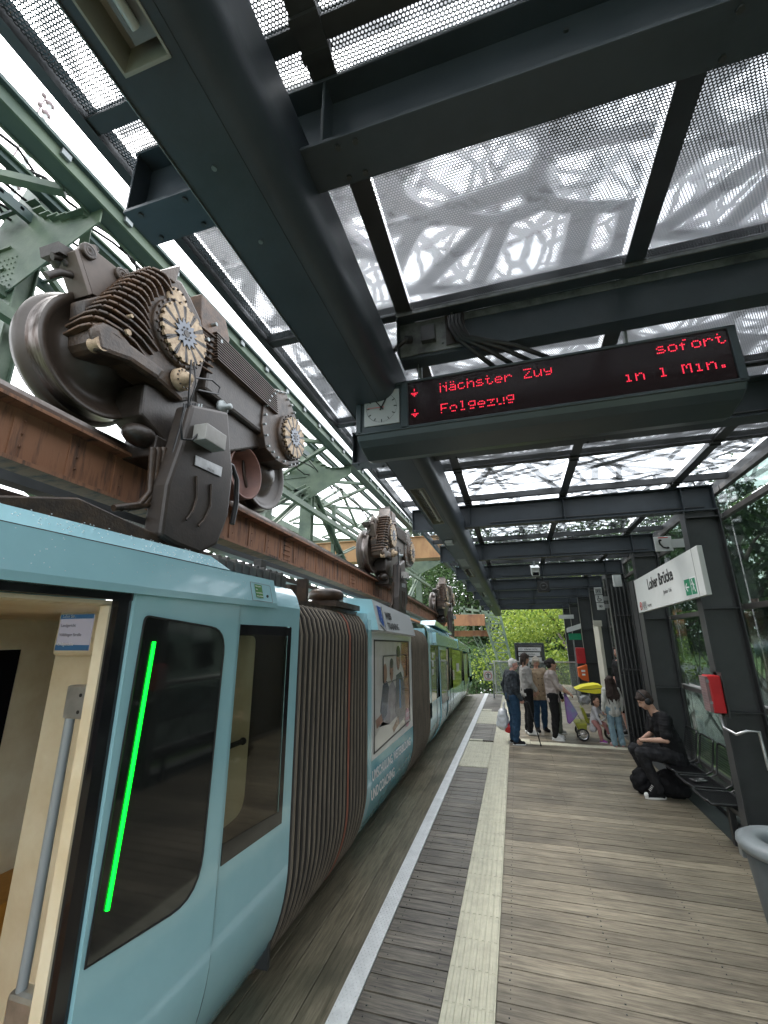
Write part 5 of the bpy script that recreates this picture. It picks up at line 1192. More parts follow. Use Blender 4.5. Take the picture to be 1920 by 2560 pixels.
# floor sign at platform end
def nogo(b, x, y, z, w):
    b.tube([(x + .12 * math.cos(a), y, z + .12 * math.sin(a)) for a in [2 * PI * i / 24 for i in range(25)]], .010, 6, 1)
    b.ball((x, y, z + .07), (.02, .002, .02)); b.bar((x, y, z + .05), (x, y, z - .02), .04, .003, up=(0, 1, 0)); b.bar((x - .085, y, z + .035), (x + .085, y, z + .035), .018, .003, up=(0, 1, 0)); b.bar((x - .012, y, z - .02), (x - .022, y, z - .09), .018, .003, up=(0, 1, 0)); b.bar((x + .012, y, z - .02), (x + .022, y, z - .09), .018, .003, up=(0, 1, 0))
picto('no_entry_sign', 'square white no entry sign with a standing figure in a red ring', 16.1, -1.03, .72, .32, .32, 0, nogo)
b = MB(); b.box(-.90, -.85, 16.1, 16.18, 0, 1.12); b.box(-.96, -.82, 16.0, 16.2, 1.10, 1.13); tag(b.build('sign_post', galv, bevel=.004), 'grey upright post beside the no entry sign at the platform end', 'post')
# grey blank arms on far columns
b = MB(); b.box(1.55, 2.05, 16.9, 16.93, 2.62, 2.76); tag(b.build('blank_sign', plastic_white), 'upper pale arm sticking out of the far column near the trees', 'blank sign')
b = MB(); b.add([(x, 14.9 + q, z) for q in (0, .02) for x, z in ((1.55, 2.14), (1.98, 2.27), (1.98, 2.42), (1.55, 2.28))], [(0, 1, 2, 3), (7, 6, 5, 4), (0, 4, 5, 1), (1, 5, 6, 2), (2, 6, 7, 3), (3, 7, 4, 0)]); b.box(1.60, 1.96, 14.92, 14.98, 1.93, 2.12, 1); tag(b.build('blank_sign', [plastic_white, signgreen]), 'lower tilted pale arm with a small green exit panel on a far column', 'blank sign')
# notice board pale behind
b = MB(); b.box(1.97, 2.04, 11.9, 12.6, .35, 2.35); b.box(1.86, 2.05, 11.8, 11.83, 2.30, 2.44); tag(b.build('notice_board', mat('cream_board', (.52, .50, .42), .5, col2=(.46, .44, .37), scale=2), bevel=.006), 'tall cream notice board behind the man in black', 'board')
b = MB(); b.box(1.98, 2.13, 9.55, 9.62, 3.05, 3.28); b.box(2.0, 2.1, 9.54, 9.55, 3.08, 3.25); tag(b.build('wall_lamp', plastic_white, bevel=.01), 'small pale square box lamp high on the wall near the pictogram signs', 'lamp')
# grey ribbed cladding and downpipes on col E
b = MB()
for x in (2.12, 2.20, 2.28, 2.36): b.tube([(x, 10.50, .0), (x, 10.50, 3.2)], .022, 8)
b.box(2.42, 2.46, 9.0, 10.5, 0, 3.2)
for i in range(4): b.box(2.405, 2.42, 9.1 + i * .4, 9.14 + i * .4, 0, 3.2)
for z in (1.4, 2.5): b.box(2.08, 2.42, 10.44, 10.48, z, z + .03)
tag(b.build('downpipe_cladding', mat('mid_grey_cladding', (.055, .057, .056), .5, col2=(.07, .072, .07), scale=5)), 'dark vertical pipes and ribbed cladding on the column left of the seated man', 'pipes')
# ad display
r = empty('advert_screen', (.45, 17.4, .2), 'dark framed advertising board with white lettering strips at the platform end', 'advertising board')
b = MB(); b.box(-.08, .97, 17.42, 17.52, .55, 1.78); b.box(-.05, .02, 17.45, 17.5, -.2, .55); b.box(.87, .93, 17.45, 17.5, -.2, .55); b.build('screen_frame', MATS['dark_steel_paint'], r, bevel=.01)
b = MB(); b.box(-.01, .90, 17.41, 17.42, .62, 1.71); b.build('screen_face', black_gloss, r)
for i, (w, s_) in enumerate(((.80, 'Wir verkürzen nicht'), (.76, 'die Wirklichkeit.'), (.80, 'Versprochen.'))):
    z = 1.52 - i * .175; b = MB(); b.box(.05, .05 + w, 17.402, 17.408, z - .035, z + .095); lb_ = b.build('text_strip', white, r); text('strip_text', ('Wr vrkrzn ncht.', 'die Wrklchkt.', 'Vrsprchn.')[i], .10, (.08, 17.400, z), (1, 0, 0), (0, 0, 1), ink, lb_, sx=1.02)
reloc(r)
# railing
r = empty('end_railing', (.5, 17.0, 0), 'steel railing with wire mesh infill across the platform end', 'railing')
b = MB(); b.box(-.90, 2.0, 16.96, 17.02, 1.12, 1.16); b.box(-.90, 2.0, 16.98, 17.0, .06, .10)
for x in (-.86, .35, 1.2, 1.95): b.box(x, x + .04, 16.97, 17.01, 0, 1.12)
b.build('rail_frame', alu, r)
def mesh_mat():
    m = print_mat('wire_mesh_infill', (.32, .36, .33), .35); return m
b = MB(); b.box(-.86, 1.98, 16.985, 16.99, .1, 1.12); b.build('mesh_infill', mesh_mat(), r); reloc(r)
# red cabinets, bin
r = empty('fire_cabinet', (1.98, 5.45, 1.3), 'bright red box with grey perforated side hanging on the column right of the seated man', 'red box')
b = MB(); b.box(1.925, 2.045, 5.62, 5.78, 1.36, 1.73); b.build('cabinet_body', red, r, bevel=.012)
b = MB(); b.box(1.90, 1.925, 5.62, 5.78, 1.37, 1.72)
for i in range(12):
    for j in range(5): b.ball((1.899, 5.64 + j * .03, 1.40 + i * .027), (.002, .004, .004), 5, 1)
b.build('perforated_side', [mat('grey_red_perforated', (.20, .12, .12), .5, col2=(.13, .09, .09), scale=9), galv], r, bevel=.004); b = MB(); b.box(2.05, 2.06, 5.60, 5.8, 1.32, 1.76); b.build('back_plate', steel2, r)
b = MB(); b.box(1.905, 1.93, 5.615, 5.62, 1.66, 1.69); b.box(1.905, 1.93, 5.615, 5.62, 1.45, 1.475); b.build('latch', galv, r); reloc(r)
b = MB(); b.tube([(2.0, 5.7, 1.36), (2.0, 5.66, 1.22), (2.02, 5.45, 1.20), (2.10, 5.42, 1.24), (2.20, 5.42, 1.24), (2.22, 5.44, .9)], .014, 8); tag(b.build('conduit_pipe', alu), 'thin grey pipe bending out below the red box', 'pipe')
r = empty('fire_cabinet', (2.0, 15.0, 1.2), 'far red box on a column above the orange litter bin', 'red box'); b = MB(); b.box(1.78, 2.04, 15.2, 15.5, 1.22, 1.68); b.build('cabinet_body', red, r, bevel=.01)
b = MB(); b.box(1.82, 2.0, 15.195, 15.2, 1.27, 1.63); b.build('cabinet_door', red, r); reloc(r)
r = empty('orange_bin', (1.95, 15.2, .7), 'orange wall mounted litter bin below the far red box', 'litter bin')
b = MB(); b.prism([(1.76, 1.10), (2.04, 1.20), (2.04, .70), (1.86, .74), (1.77, .84)], 'y', 15.05, 15.3); b.build('bin_body', orange, r, bevel=.02); b = MB(); b.box(1.85, 1.96, 15.04, 15.05, .98, 1.04); b.box(1.86, 1.95, 15.04, 15.05, .88, .93); b.build('bin_emblem', white, r); reloc(r)
b = MB(); b.box(1.74, 1.78, 15.25, 15.29, 0, 1.95); tag(b.build('bin_post', galv), 'thin grey post holding the far red box and orange bin', 'post')
r = empty('grey_waste_bin', (1.72, 4.3, 0), 'round grey waste bin with a thick rim at the right edge', 'waste bin')
b = MB(); b.lathe((1.70, 4.12, 0), (0, 0, 1), [(.02, .0), (.02, .19), (.10, .20), (.66, .255), (.70, .25), (.70, .2), (.3, .18), (.3, 0)], 48); b.build('bin_body', mat('dark_grey_bin_plastic', (.10, .115, .12), .5, col2=(.08, .09, .095), scale=5, bump=.1, bscale=90), r)
b = MB(); b.lathe((1.70, 4.12, .70), (0, 0, 1), [(0, .26), (.0, .285), (.03, .30), (.06, .295), (.08, .26), (.085, .20), (.07, .155), (.03, .145), (-.2, .14)], 48); b.build('bin_rim', mat('grey_rim_plastic', (.24, .27, .28), .4, col2=(.2, .22, .23), scale=6), r)
b = MB(); b.box(1.44, 1.50, 4.20, 4.26, .62, .70); b.build('bin_hinge', galv, r); reloc(r)
# CCTV + speaker + box lamp
r = empty('cctv_camera', (.50, 9.4, 3.4), 'white bullet security camera hanging under a roof beam', 'security camera')
b = MB(); b.obox((.50, 9.35, 3.40), (.075, 0, 0), (0, .19, .05), (0, -.02, .075)); b.obox((.50, 9.33, 3.49), (.085, 0, 0), (0, .22, .057), (0, -.002, .008)); b.build('camera_housing', plastic_white, r, bevel=.015)
b = MB(); b.obox((.50, 9.165, 3.345), (.06, 0, 0), (0, .006, 0), (0, 0, .055)); b.build('camera_lens', black_gloss, r); b = MB(); b.cyl((.50, 9.42, 3.46), (.50, 9.42, 3.62), .02, 10); b.build('camera_mount', galv, r); reloc(r)
r = empty('loudspeaker', (.70, 10.4, 3.2), 'square black loudspeaker hanging under the roof behind the security camera', 'loudspeaker')
b = MB(); b.box(.58, .83, 10.35, 10.55, 3.06, 3.30); b.cyl((.7, 10.45, 3.3), (.7, 10.45, 3.4), .02, 8); b.build('speaker_box', ink, r, bevel=.01); b = MB(); b.lathe((.705, 10.349, 3.18), (0, -1, 0), [(0, .09), (.01, .09), (.0, .07), (-.01, .03), (.01, .025), (.015, 0)], 20); b.build('speaker_cone', mat('speaker_cone', (.07, .07, .07), .5), r); reloc(r)
# ================================================================= BENCH
r = empty('bench', (2.05, 6.9, 0), 'row of black wire mesh seats on a rail along the glass wall', 'bench')
wire = mat('black_coated_wire', (.014, .014, .015), .28)
def seat(y0):
    s = empty('seat', (0, 0, 0)); s.parent = r; s.matrix_parent_inverse = Matrix.Translation(-r.location)
    b = MB(); x0, x1, w = 1.80, 2.18, .44
    loop = rpoly([(x0, y0), (x1, y0), (x1, y0 + w), (x0, y0 + w)], [.08, .02, .02, .08])
    b.tube([(p_[0], p_[1], .43 + (.02 if p_[0] < 1.83 else 0)) for p_ in loop + [loop[0]]], .013, 8)
    for ya in (y0 + .01, y0 + w - .01):
        b.tube([(x1, ya, .43), (x1 + .07, ya, .47), (x1 + .10, ya, .60), (x1 + .14, ya, .80)], .012, 8)
    b.tube([(x1 + .14, y0 + .01, .80), (x1 + .15, y0 + .04, .83), (x1 + .15, y0 + w - .04, .83), (x1 + .14, y0 + w - .01, .80)], .012, 8)
    f = b.build('seat_frame', wire, s)
    b = MB()
    for i in range(22): x = x0 + .02 + i * (x1 - x0) / 22; b.bar((x, y0 + .01, .432), (x, y0 + w - .01, .432), .003, .003)
    for i in range(24): y = y0 + .015 + i * w / 24; b.bar((x0 + .01, y, .428), (x1, y, .428), .003, .003)
    for i in range(20): y = y0 + .015 + i * w / 20; b.tube([(x1, y, .43), (x1 + .065, y, .47), (x1 + .10, y, .60), (x1 + .14, y, .80)], .002, 4)
    for i in range(12): t = i / 11; b.bar((x1 + .085 + .06 * t, y0 + .01, .52 + .3 * t), (x1 + .085 + .06 * t, y0 + w - .01, .52 + .3 * t), .003, .003)
    b.box(x0 + .03, x1 - .01, y0 + .02, y0 + w - .02, .420, .424)
    b.build('seat_mesh', wire, s)
for y0 in (5.92, 6.46, 7.0, 7.54): seat(y0)
b = MB(); b.box(2.05, 2.11, 5.85, 8.05, .34, .39); b.box(2.04, 2.1, 6.1, 6.16, 0, .34); b.box(2.04, 2.1, 7.7, 7.76, 0, .34); b.build('bench_rail', steel2, r, bevel=.004); reloc(r)
b = MB(); b.obox((1.98, 6.68, .447), (.07, .03, 0), (-.025, .05, 0), (0, 0, .010)); b.obox((2.03, 6.72, .447), (.02, .02, 0), (-.02, .02, 0), (0, 0, .014)); tag(b.build('glasses_case', mat('silver_wrapper', (.5, .5, .5), .25, .9, col2=(.08, .08, .08), scale=40), bevel=.008), 'small shiny silver packet lying on the second nearest bench seat', 'packet')
# clear pane bracket at the bench foot
b = MB(); b.prism(rpoly([(5.30, .05), (5.55, .02), (5.58, .30), (5.32, .32)], [.03] * 4), 'x', 2.20, 2.215); tag(b.build('deflector_plate', wallglass), 'small clear rounded plate near the floor below the nearest seat', 'plate')
# ================================================================= PEOPLE
def lerp(a, b, t): return Vector(a).lerp(Vector(b), t)
class Blob:
    def __init__(s): s.mb = MB()
    def cap(s, p, q, r0, r1=None, fl=1.0):
        p, q = Vector(p), Vector(q); r1 = r0 if r1 is None else r1; n = max(2, int((q - p).length / (min(r0, r1) * .55)) + 1)
        for i in range(n + 1): t = i / n; r = r0 + (r1 - r0) * t; s.mb.ball(p.lerp(q, t), r, 10)
        return s
    def ell(s, c, r, rot=None): s.mb.ball(c, r, 16, rot=rot); return s
    def mesh(s, name, mats, voxel, zone=None, smooth=4, parent=None, disp=0):
        o = s.mb.build(name, mats, None, fix=True)
        m = o.modifiers.new('r', 'REMESH'); m.mode = 'VOXEL'; m.voxel_size = voxel; m.use_smooth_shade = True
        m = o.modifiers.new('s', 'SMOOTH'); m.iterations = smooth; m.factor = .5
        COL.objects.unlink(o); me = evaluated_mesh(o)
        if disp:
            nv = len(me.vertices); co = np.empty(nv * 3); no = np.empty(nv * 3); me.vertices.foreach_get('co', co); me.vertices.foreach_get('normal', no)
            co = co.reshape(-1, 3); no = no.reshape(-1, 3)
            h = np.array([noise.noise(Vector(c) * 14 + Vector((3, 1, 7))) for c in co]); me.vertices.foreach_set('co', (co + no * (disp * h)[:, None]).ravel()); me.update()
        me.materials.clear()
        for q in mats: me.materials.append(q)
        np_ = len(me.polygons); mi = np.zeros(np_, dtype=np.int32)
        if zone:
            ct = np.empty(np_ * 3); me.polygons.foreach_get('center', ct); ct = ct.reshape(-1, 3)
            near = np.nonzero(ct[:, 2] > ct[:, 2].max() - .28)[0]
            for i in near: mi[i] = zone(Vector(ct[i]))
        me.polygons.foreach_set('material_index', mi)
        me.polygons.foreach_set('use_smooth', [True] * len(me.polygons))
        o = bpy.data.objects.new(name, me); COL.objects.link(o)
        if parent: o.parent = parent
        return o
def skinm(n, c): return mat(n, c, .5, col2=tuple(x * .88 for x in c), scale=12, spec=.35)
skin_a = skinm('skin_fair', (.55, .34, .25)); skin_b = skinm('skin_light_tan', (.46, .27, .19)); skin_c = skinm('skin_rosy', (.55, .30, .24))
lipm = mat('lips', (.36, .13, .11), .5); eyem = mat('eye_dark', (.03, .022, .02), .3)
def cloth(n, c, c2=None, sc=14, b=.25): return mat(n, c, .85, col2=c2 or tuple(x * .8 for x in c), scale=sc, bump=b, bscale=45, spec=.2)
J0 = dict(pelvis=(0, 0, .97), waist=(0, .005, 1.10), chest=(0, .01, 1.30), neck=(0, -.01, 1.47), head=(0, .02, 1.63),
          hipL=(-.09, 0, .93), kneeL=(-.10, .02, .50), ankL=(-.10, -.03, .09), toeL=(-.12, .12, .035), hipR=(.09, 0, .93), kneeR=(.10, .02, .50), ankR=(.10, -.03, .09), toeR=(.12, .12, .035),
          shL=(-.175, -.01, 1.41), elL=(-.225, -.02, 1.13), wrL=(-.22, .07, .90), shR=(.175, -.01, 1.41), elR=(.225, -.02, 1.13), wrR=(.22, .07, .90))
def person(label, loc, face, H, pose=None, hyaw=0, hpitch=0, skin=skin_a, hair=None, hstyle='short', top=None, toplen=.92, sleeve='long', bottom=None, botlen='full', shoes=None, sole=None, build_=1.0,
           grip=.6, voxel=.009, belly=0, grp=None, sockc=None, twist=0, headk=1.0, coat=False, extra=None, heeled=False):
    S = H / 1.75; J = dict(J0)
    if pose: J.update(pose)
    J = {k: Vector(v) for k, v in J.items()}
    root = empty('person', loc, label, 'person', grp); root.rotation_euler = (0, 0, R(face)); root.scale = (S, S, S)
    hr = Matrix.Rotation(R(hyaw), 3, 'Z') @ Matrix.Rotation(R(hpitch), 3, 'X'); hc = J['head']; k = build_; hk = headk
    def hp(x, y, z): return hc + hr @ (Vector((x, y, z)) * hk)
    b = Blob()
    b.ell(hp(0, -.012, .025), (.076 * hk, .094 * hk, .098 * hk), hr); b.ell(hp(0, .022, -.045), (.058 * hk, .070 * hk, .070 * hk), hr); b.ell(hp(0, .058, -.088), (.026 * hk, .022 * hk, .018 * hk), hr)
    b.cap(hp(0, .082, .018), hp(0, .102, -.018), .010 * hk, .014 * hk); b.cap(hp(-.035, .072, .034), hp(.035, .072, .034), .014 * hk)
    b.ell(hp(-.077, -.005, -.005), (.011 * hk, .02 * hk, .03 * hk), hr); b.ell(hp(.077, -.005, -.005), (.011 * hk, .02 * hk, .03 * hk), hr); b.cap(hp(-.018, .08, -.052), hp(.018, .08, -.052), .011 * hk)
    for s_ in (-1, 1): b.ell(hp(.04 * s_, .055, -.03), (.024 * hk, .022 * hk, .028 * hk), hr)
    b.cap(J['neck'] + Vector((0, 0, -.04)), hp(0, -.02, -.05), .054 * k, .050)
    b.cap(J['chest'] + Vector((-.07, 0, .04)), J['chest'] + Vector((.07, 0, .04)), .085 * k); b.cap(J['chest'], J['waist'], .095 * k, .09 * k); b.cap(J['waist'], J['pelvis'], .09 * k, .09 * k)
    for s_ in 'LR':
        sg_ = -1 if s_ == 'L' else 1
        b.cap(J['neck'] + Vector((0, 0, -.03)), J['sh' + s_], .05, .052 * k)
        b.cap(J['sh' + s_], J['el' + s_], .046 * k, .037 * k); b.cap(J['el' + s_], J['wr' + s_], .037 * k, .024 * k)
        b.cap(J['pelvis'], J['hip' + s_], .085 * k); b.cap(J['hip' + s_], J['knee' + s_], .070 * k, .050 * k); b.cap(J['knee' + s_], lerp(J['knee' + s_], J['ank' + s_], .35) + Vector((0, -.01, 0)), .050 * k, .052 * k); b.cap(lerp(J['knee' + s_], J['ank' + s_], .35), J['ank' + s_], .050 * k, .032 * k)
        b.cap(J['ank' + s_], J['toe' + s_], .034, .026)
        d = (J['wr' + s_] - J['el' + s_]).normalized(); side = d.cross(Vector((0, 0, 1)))
        if side.length < .35: side = Vector((0, 1, 0)) - d * d.y
        side.normalize(); nrm = side.cross(d).normalized(); w = J['wr' + s_]
        if abs(d.z) > .7: curl = Vector((-sg_, 0, 0)); curl = (curl - d * curl.dot(d)).normalized()
        else: curl = -nrm if nrm.z > 0 else nrm
        side = d.cross(curl).normalized()
        palm = w + d * .045; b.cap(w, palm, .023, .027); b.cap(palm - side * .018, palm + side * .018, .020); 
        for fi, (off, L_) in enumerate(((-.030, .062), (-.010, .072), (.010, .068), (.029, .054))):
            base = palm + d * .02 + side * off; p1 = base + (d * (1 - grip * .3) + curl * grip * .5).normalized() * L_ * .5; p2 = p1 + (d * (1 - grip * 1.1) + curl * grip).normalized() * L_ * .5
            b.cap(base, p1, .0105, .0095); b.cap(p1, p2, .0095, .0085)
        tb_ = w + d * .02 - side * .026 + curl * .004; t1 = tb_ + (d * .7 - side * .7 + curl * .4).normalized() * .032; b.cap(tb_, t1, .013, .011); b.cap(t1, t1 + (d + curl * .5).normalized() * .028, .011, .0095)
    es = [hp(-.031, .088, .012), hp(.031, .088, .012)]; lp = hp(0, .088, -.053); brow = [hp(-.034, .09, .036), hp(.034, .09, .036)]
    def zone(c):
        for e in es:
            if (c - e).length < .0135 * hk: return 2
        if (c - lp).length < .020 * hk and abs((hr.transposed() @ (c - lp)).z) < .009: return 1
        for e in brow:
            q = hr.transposed() @ (c - e)
            if abs(q.x) < .02 and abs(q.z) < .006 and abs(q.y) < .02: return 3
        return 0
    body = b.mesh('body', [skin, lipm, eyem, hair or eyem], voxel, zone, 3, root)
    # hair
    if hair:
        h = Blob()
        h.ell(hp(0, -.028, .042), (.084 * hk, .094 * hk, .092 * hk), hr); h.ell(hp(0, -.05, -.01), (.078 * hk, .066 * hk, .072 * hk), hr)
        if hstyle == 'bun': h.ell(hp(0, -.025, .045), (.094, .105, .096), hr); h.ell(hp(0, -.06, -.03), (.08, .07, .07), hr); h.ell(hp(0, -.135, .02), (.05, .045, .05))
        if hstyle == 'bob': h.ell(hp(0, -.03, .04), (.098, .105, .10), hr); h.ell(hp(-.07, -.02, -.02), (.03, .06, .07), hr); h.ell(hp(.07, -.02, -.02), (.03, .06, .07), hr); h.cap(hp(-.05, .06, .085), hp(.05, .06, .085), .028)
        if hstyle == 'short': h.cap(hp(-.045, .055, .088), hp(.045, .055, .088), .024)
        if hstyle == 'fringe': h.cap(hp(-.045, .056, .078), hp(.045, .056, .078), .024); h.ell(hp(0, -.02, .055), (.088, .1, .088), hr); h.cap(hp(-.078, .01, .05), hp(-.078, -.01, .0), .02); h.cap(hp(.078, .01, .05), hp(.078, -.01, .0), .02)
        if hstyle == 'long':
            h.ell(hp(0, -.02, .045), (.092, .105, .095), hr)
            for a in range(-4, 5):
                x = a * .028; p0 = hp(x * .9, -.075 + abs(a) * .012, .03); p1 = J['neck'] + Vector((x * 1.3, -.10 + abs(a) * .01, -.06)); p2 = J['chest'] + Vector((x * 1.5, -.12, -.02 - .02 * (a % 2))); p3 = J['waist'] + Vector((x * 1.1, -.12, .06 - .05 * (a % 3)))
                h.cap(p0, p1, .028, .026); h.cap(p1, p2, .026, .024); h.cap(p2, p3, .024, .010)
        if hstyle == 'side':
            h.ell(hp(0, -.02, .045), (.09, .10, .092), hr)
            for a in range(4): h.cap(hp(-.07 + .02 * a, -.05, 0), J['chest'] + Vector((-.13 + .03 * a, -.06, .0)), .03, .018)
        if hstyle == 'shoulder':
            h.ell(hp(0, -.02, .045), (.09, .10, .092), hr); h.cap(hp(-.06, -.03, 0), hp(-.07, -.02, -.12), .035, .025); h.cap(hp(.06, -.03, 0), hp(.07, -.02, -.12), .035, .025); h.cap(hp(0, -.08, 0), hp(0, -.08, -.13), .045, .03); h.cap(hp(-.05, .06, .08), hp(.05, .06, .08), .025)
        h.mesh('hair', [hair], .007, None, 3, root, disp=.010)
    if top:
        t = Blob(); e = .014 if not coat else .026; ch = J['chest']
        t.cap(ch + Vector((-.085, 0, .045)), ch + Vector((.085, 0, .045)), .10 * k + e); t.cap(ch, J['waist'], .118 * k + e, .118 * k + e); t.cap(ch + Vector((-.05, 0, -.04)), J['waist'] + Vector((-.045, 0, 0)), .11 * k + e, .11 * k + e); t.cap(ch + Vector((.05, 0, -.04)), J['waist'] + Vector((.045, 0, 0)), .11 * k + e, .11 * k + e)
        pv = J['pelvis']; lowv = J['waist'] + (pv - J['waist']) * ((1.10 - toplen) / .13)
        t.cap(J['waist'] + Vector((-.04, 0, 0)), lowv + Vector((-.06, 0, 0)), .115 * k + e, .105 * k + e); t.cap(J['waist'] + Vector((.04, 0, 0)), lowv + Vector((.06, 0, 0)), .115 * k + e, .105 * k + e)
        if belly: t.ell(J['waist'] + Vector((0, .05, .02)), (.14 * k, .11, .16))
        for s_ in 'LR':
            t.cap(J['neck'] + Vector((0, 0, -.05)), J['sh' + s_] + Vector((0, 0, -.008)), .05, .058 * k + e)
            sh, el, wr = J['sh' + s_], J['el' + s_], J['wr' + s_]
            if sleeve == 'long': t.cap(sh, el, .054 * k + e, .044 * k + e); t.cap(el, lerp(el, wr, .94), .044 * k + e, .034 + e)
            elif sleeve == 'mid': t.cap(sh, el, .054 * k + e, .046 + e); t.cap(el, lerp(el, wr, .3), .044 + e, .042 + e)
            else: t.cap(sh, lerp(sh, el, .78), .058 * k + e, .058 * k + e)
        if coat:
            for s_ in 'LR': t.cap(pv + Vector((.06 * (1 if s_ == 'R' else -1), 0, 0)), lerp(J['hip' + s_], J['knee' + s_], .35), .13, .115)
            t.cap(J['neck'] + Vector((-.05, .04, -.03)), J['neck'] + Vector((.05, .04, -.03)), .035)
        tp = t.mesh('top' if not coat else 'coat', [top], voxel, None, 3, root, disp=.012)
        if extra: extra(tp, J, root)
    if bottom:
        t = Blob(); e = .014
        for s_ in 'LR':
            hp_, kn, an = J['hip' + s_], J['knee' + s_], J['ank' + s_]
            t.cap(J['pelvis'], hp_, .122 * k, .105 * k); t.cap(hp_, kn, .090 * k + e, .062 * k + e)
            if botlen == 'full': t.cap(kn, lerp(kn, an, .4) + Vector((0, -.006, 0)), .062 * k + e, .058 * k + e); t.cap(lerp(kn, an, .4) + Vector((0, -.006, 0)), an, .058 * k + e, .046 + e)
            elif botlen == 'wide': t.cap(kn, an + Vector((0, 0, -.01)), .07 * k + e, .07 + e)
            elif botlen == 'shorts': t.cap(kn, kn + (an - kn) * .02, .075, .075)
        t.mesh('trousers' if botlen != 'shorts' else 'shorts', [bottom], voxel, None, 3, root, disp=.012)
    if shoes:
        for s_ in 'LR':
            an, to = J['ank' + s_], J['toe' + s_]; t = Blob(); d = (to - an); hl = an - Vector((d.x, d.y, 0)).normalized() * .03; fl = to.z - .03
            t.cap(Vector((hl.x, hl.y, fl + .035)), Vector((to.x, to.y, fl + .035)), .042, .040); t.cap(an + Vector((0, 0, .0 if not heeled else .045)), lerp(an, to, .6), .045, .036)
            n = 18; yd = Vector((d.x, d.y, 0)).normalized(); xd = Vector((yd.y, -yd.x, 0))
            sh = t.mesh('shoe', [shoes], .007, None, 3, root)
            if sole:
                m_ = MB(); c = (hl + to) / 2; L_ = (to - hl).length / 2 + .045; pts = [(c + yd * L_ * math.cos(2 * PI * i / n) + xd * (.045 + .004 * math.cos(2 * PI * i / n)) * math.sin(2 * PI * i / n)) for i in range(n)]
                m_.prism([(p_.x, p_.y) for p_ in pts], 'z', fl - .003, fl + .022); m_.build('sole', sole, sh, bevel=.004)
    return root, J, S, hp
hair_w = mat('white_hair', (.55, .54, .52), .7, bump=.5, bscale=50); hair_b = mat('black_hair', (.018, .014, .013), .8, bump=.5, bscale=50); hair_br = mat('dark_brown_hair', (.035, .022, .017), .8, bump=.5, bscale=50); hair_g = mat('grey_blond_hair', (.42, .38, .32), .7, bump=.5, bscale=50)
camo = cloth('dark_patterned_jacket', (.012, .015, .02), (.055, .065, .075), 9)
jeans = cloth('blue_denim', (.025, .06, .11), (.018, .042, .08), 20); blackc = cloth('black_cloth', (.010, .010, .011), (.016, .016, .017)); ljeans = cloth('light_denim', (.25, .36, .42), (.19, .29, .35), 10)
# 1 old man
GRP = 'people waiting at the far end of the platform'
person('old man with white hair, dark patterned jacket and jeans, holding a cane and plastic bag', (-.17, 9.92, 0), -70, 1.66,
       dict(kneeL=(-.10, .03, .50), toeL=(-.14, .12, .035), elL=(-.28, -.08, 1.14), wrL=(-.25, -.03, .86), elR=(.25, -.02, 1.14), wrR=(.20, .12, .90), chest=(0, .02, 1.30), neck=(0, .03, 1.46), head=(0, .08, 1.60)), -15, -8, skin_c, hair_w, 'short', camo, .93, 'long', jeans, 'full', blackc, whitesole, 1.3, belly=1, grip=.95)
b = MB(); b.tube([(.06, 9.72, .80), (.10, 9.72, .83), (.14, 9.70, .82), (.155, 9.72, .74), (.30, 9.86, .015)], .010, 8); b.cyl((.30, 9.86, 0), (.298, 9.858, .03), .016, 10); tag(b.build('walking_cane', ink), 'black walking cane held by the old man', 'cane')
bb = Blob(); bb.ell((-.40, 10.02, .45), (.12, .11, .20)); bb.ell((-.42, 10.04, .35), (.13, .12, .14)); bb.cap((-.38, 10.0, .62), (-.34, 9.98, .80), .04, .012)
o = bb.mesh('plastic_bag', [mat('thin_white_plastic', (.62, .64, .66), .35, col2=(.5, .52, .55), scale=8, bump=.4, bscale=18)], .012, None, 2, disp=.03); tag(o, 'white plastic carrier bag hanging from the old man\'s hand', 'bag')
bb = Blob(); bb.ell((-.30, 10.05, .27), (.09, .09, .10)); o = bb.mesh('shopping_bag', [red], .012, None, 2, disp=.02); tag(o, 'small red bag below the white plastic bag', 'bag')
# 2 woman grey jacket
greyj = cloth('light_grey_jacket', (.36, .35, .33), (.28, .27, .26), 8)
person('dark haired woman in light grey jacket and black trousers behind the old man', (.14, 10.85, 0), -75, 1.70, dict(elL=(-.22, .02, 1.13), wrL=(-.16, .16, .92), elR=(.22, .04, 1.13), wrR=(.18, .16, .95)), 10, -14, skin_b, hair_br, 'shoulder', greyj, .88, 'long', blackc, 'full', whitesole, None, 1.12)
# 3 beige coat
coatm = cloth('beige_trench_coat', (.42, .32, .22), (.34, .25, .17), 6)
def coat_x(tp, J, root):
    b = MB()
    for s_ in (-1, 1):
        for z in (1.25, 1.10, .95): b.ball((s_ * .05, .165, z), (.014, .006, .014), 8)
    b.build('coat_button', ink, tp)
person('older woman with short white hair in a beige trench coat', (.40, 11.2, 0), -158, 1.60, dict(elL=(-.26, .03, 1.13), wrL=(-.20, .12, .92), elR=(.26, .03, 1.13), wrR=(.20, .12, .92)), -12, -25, skin_c, hair_g, 'bob', coatm, .9, 'long', jeans, 'full', blackc, None, 1.2, coat=True, extra=coat_x)
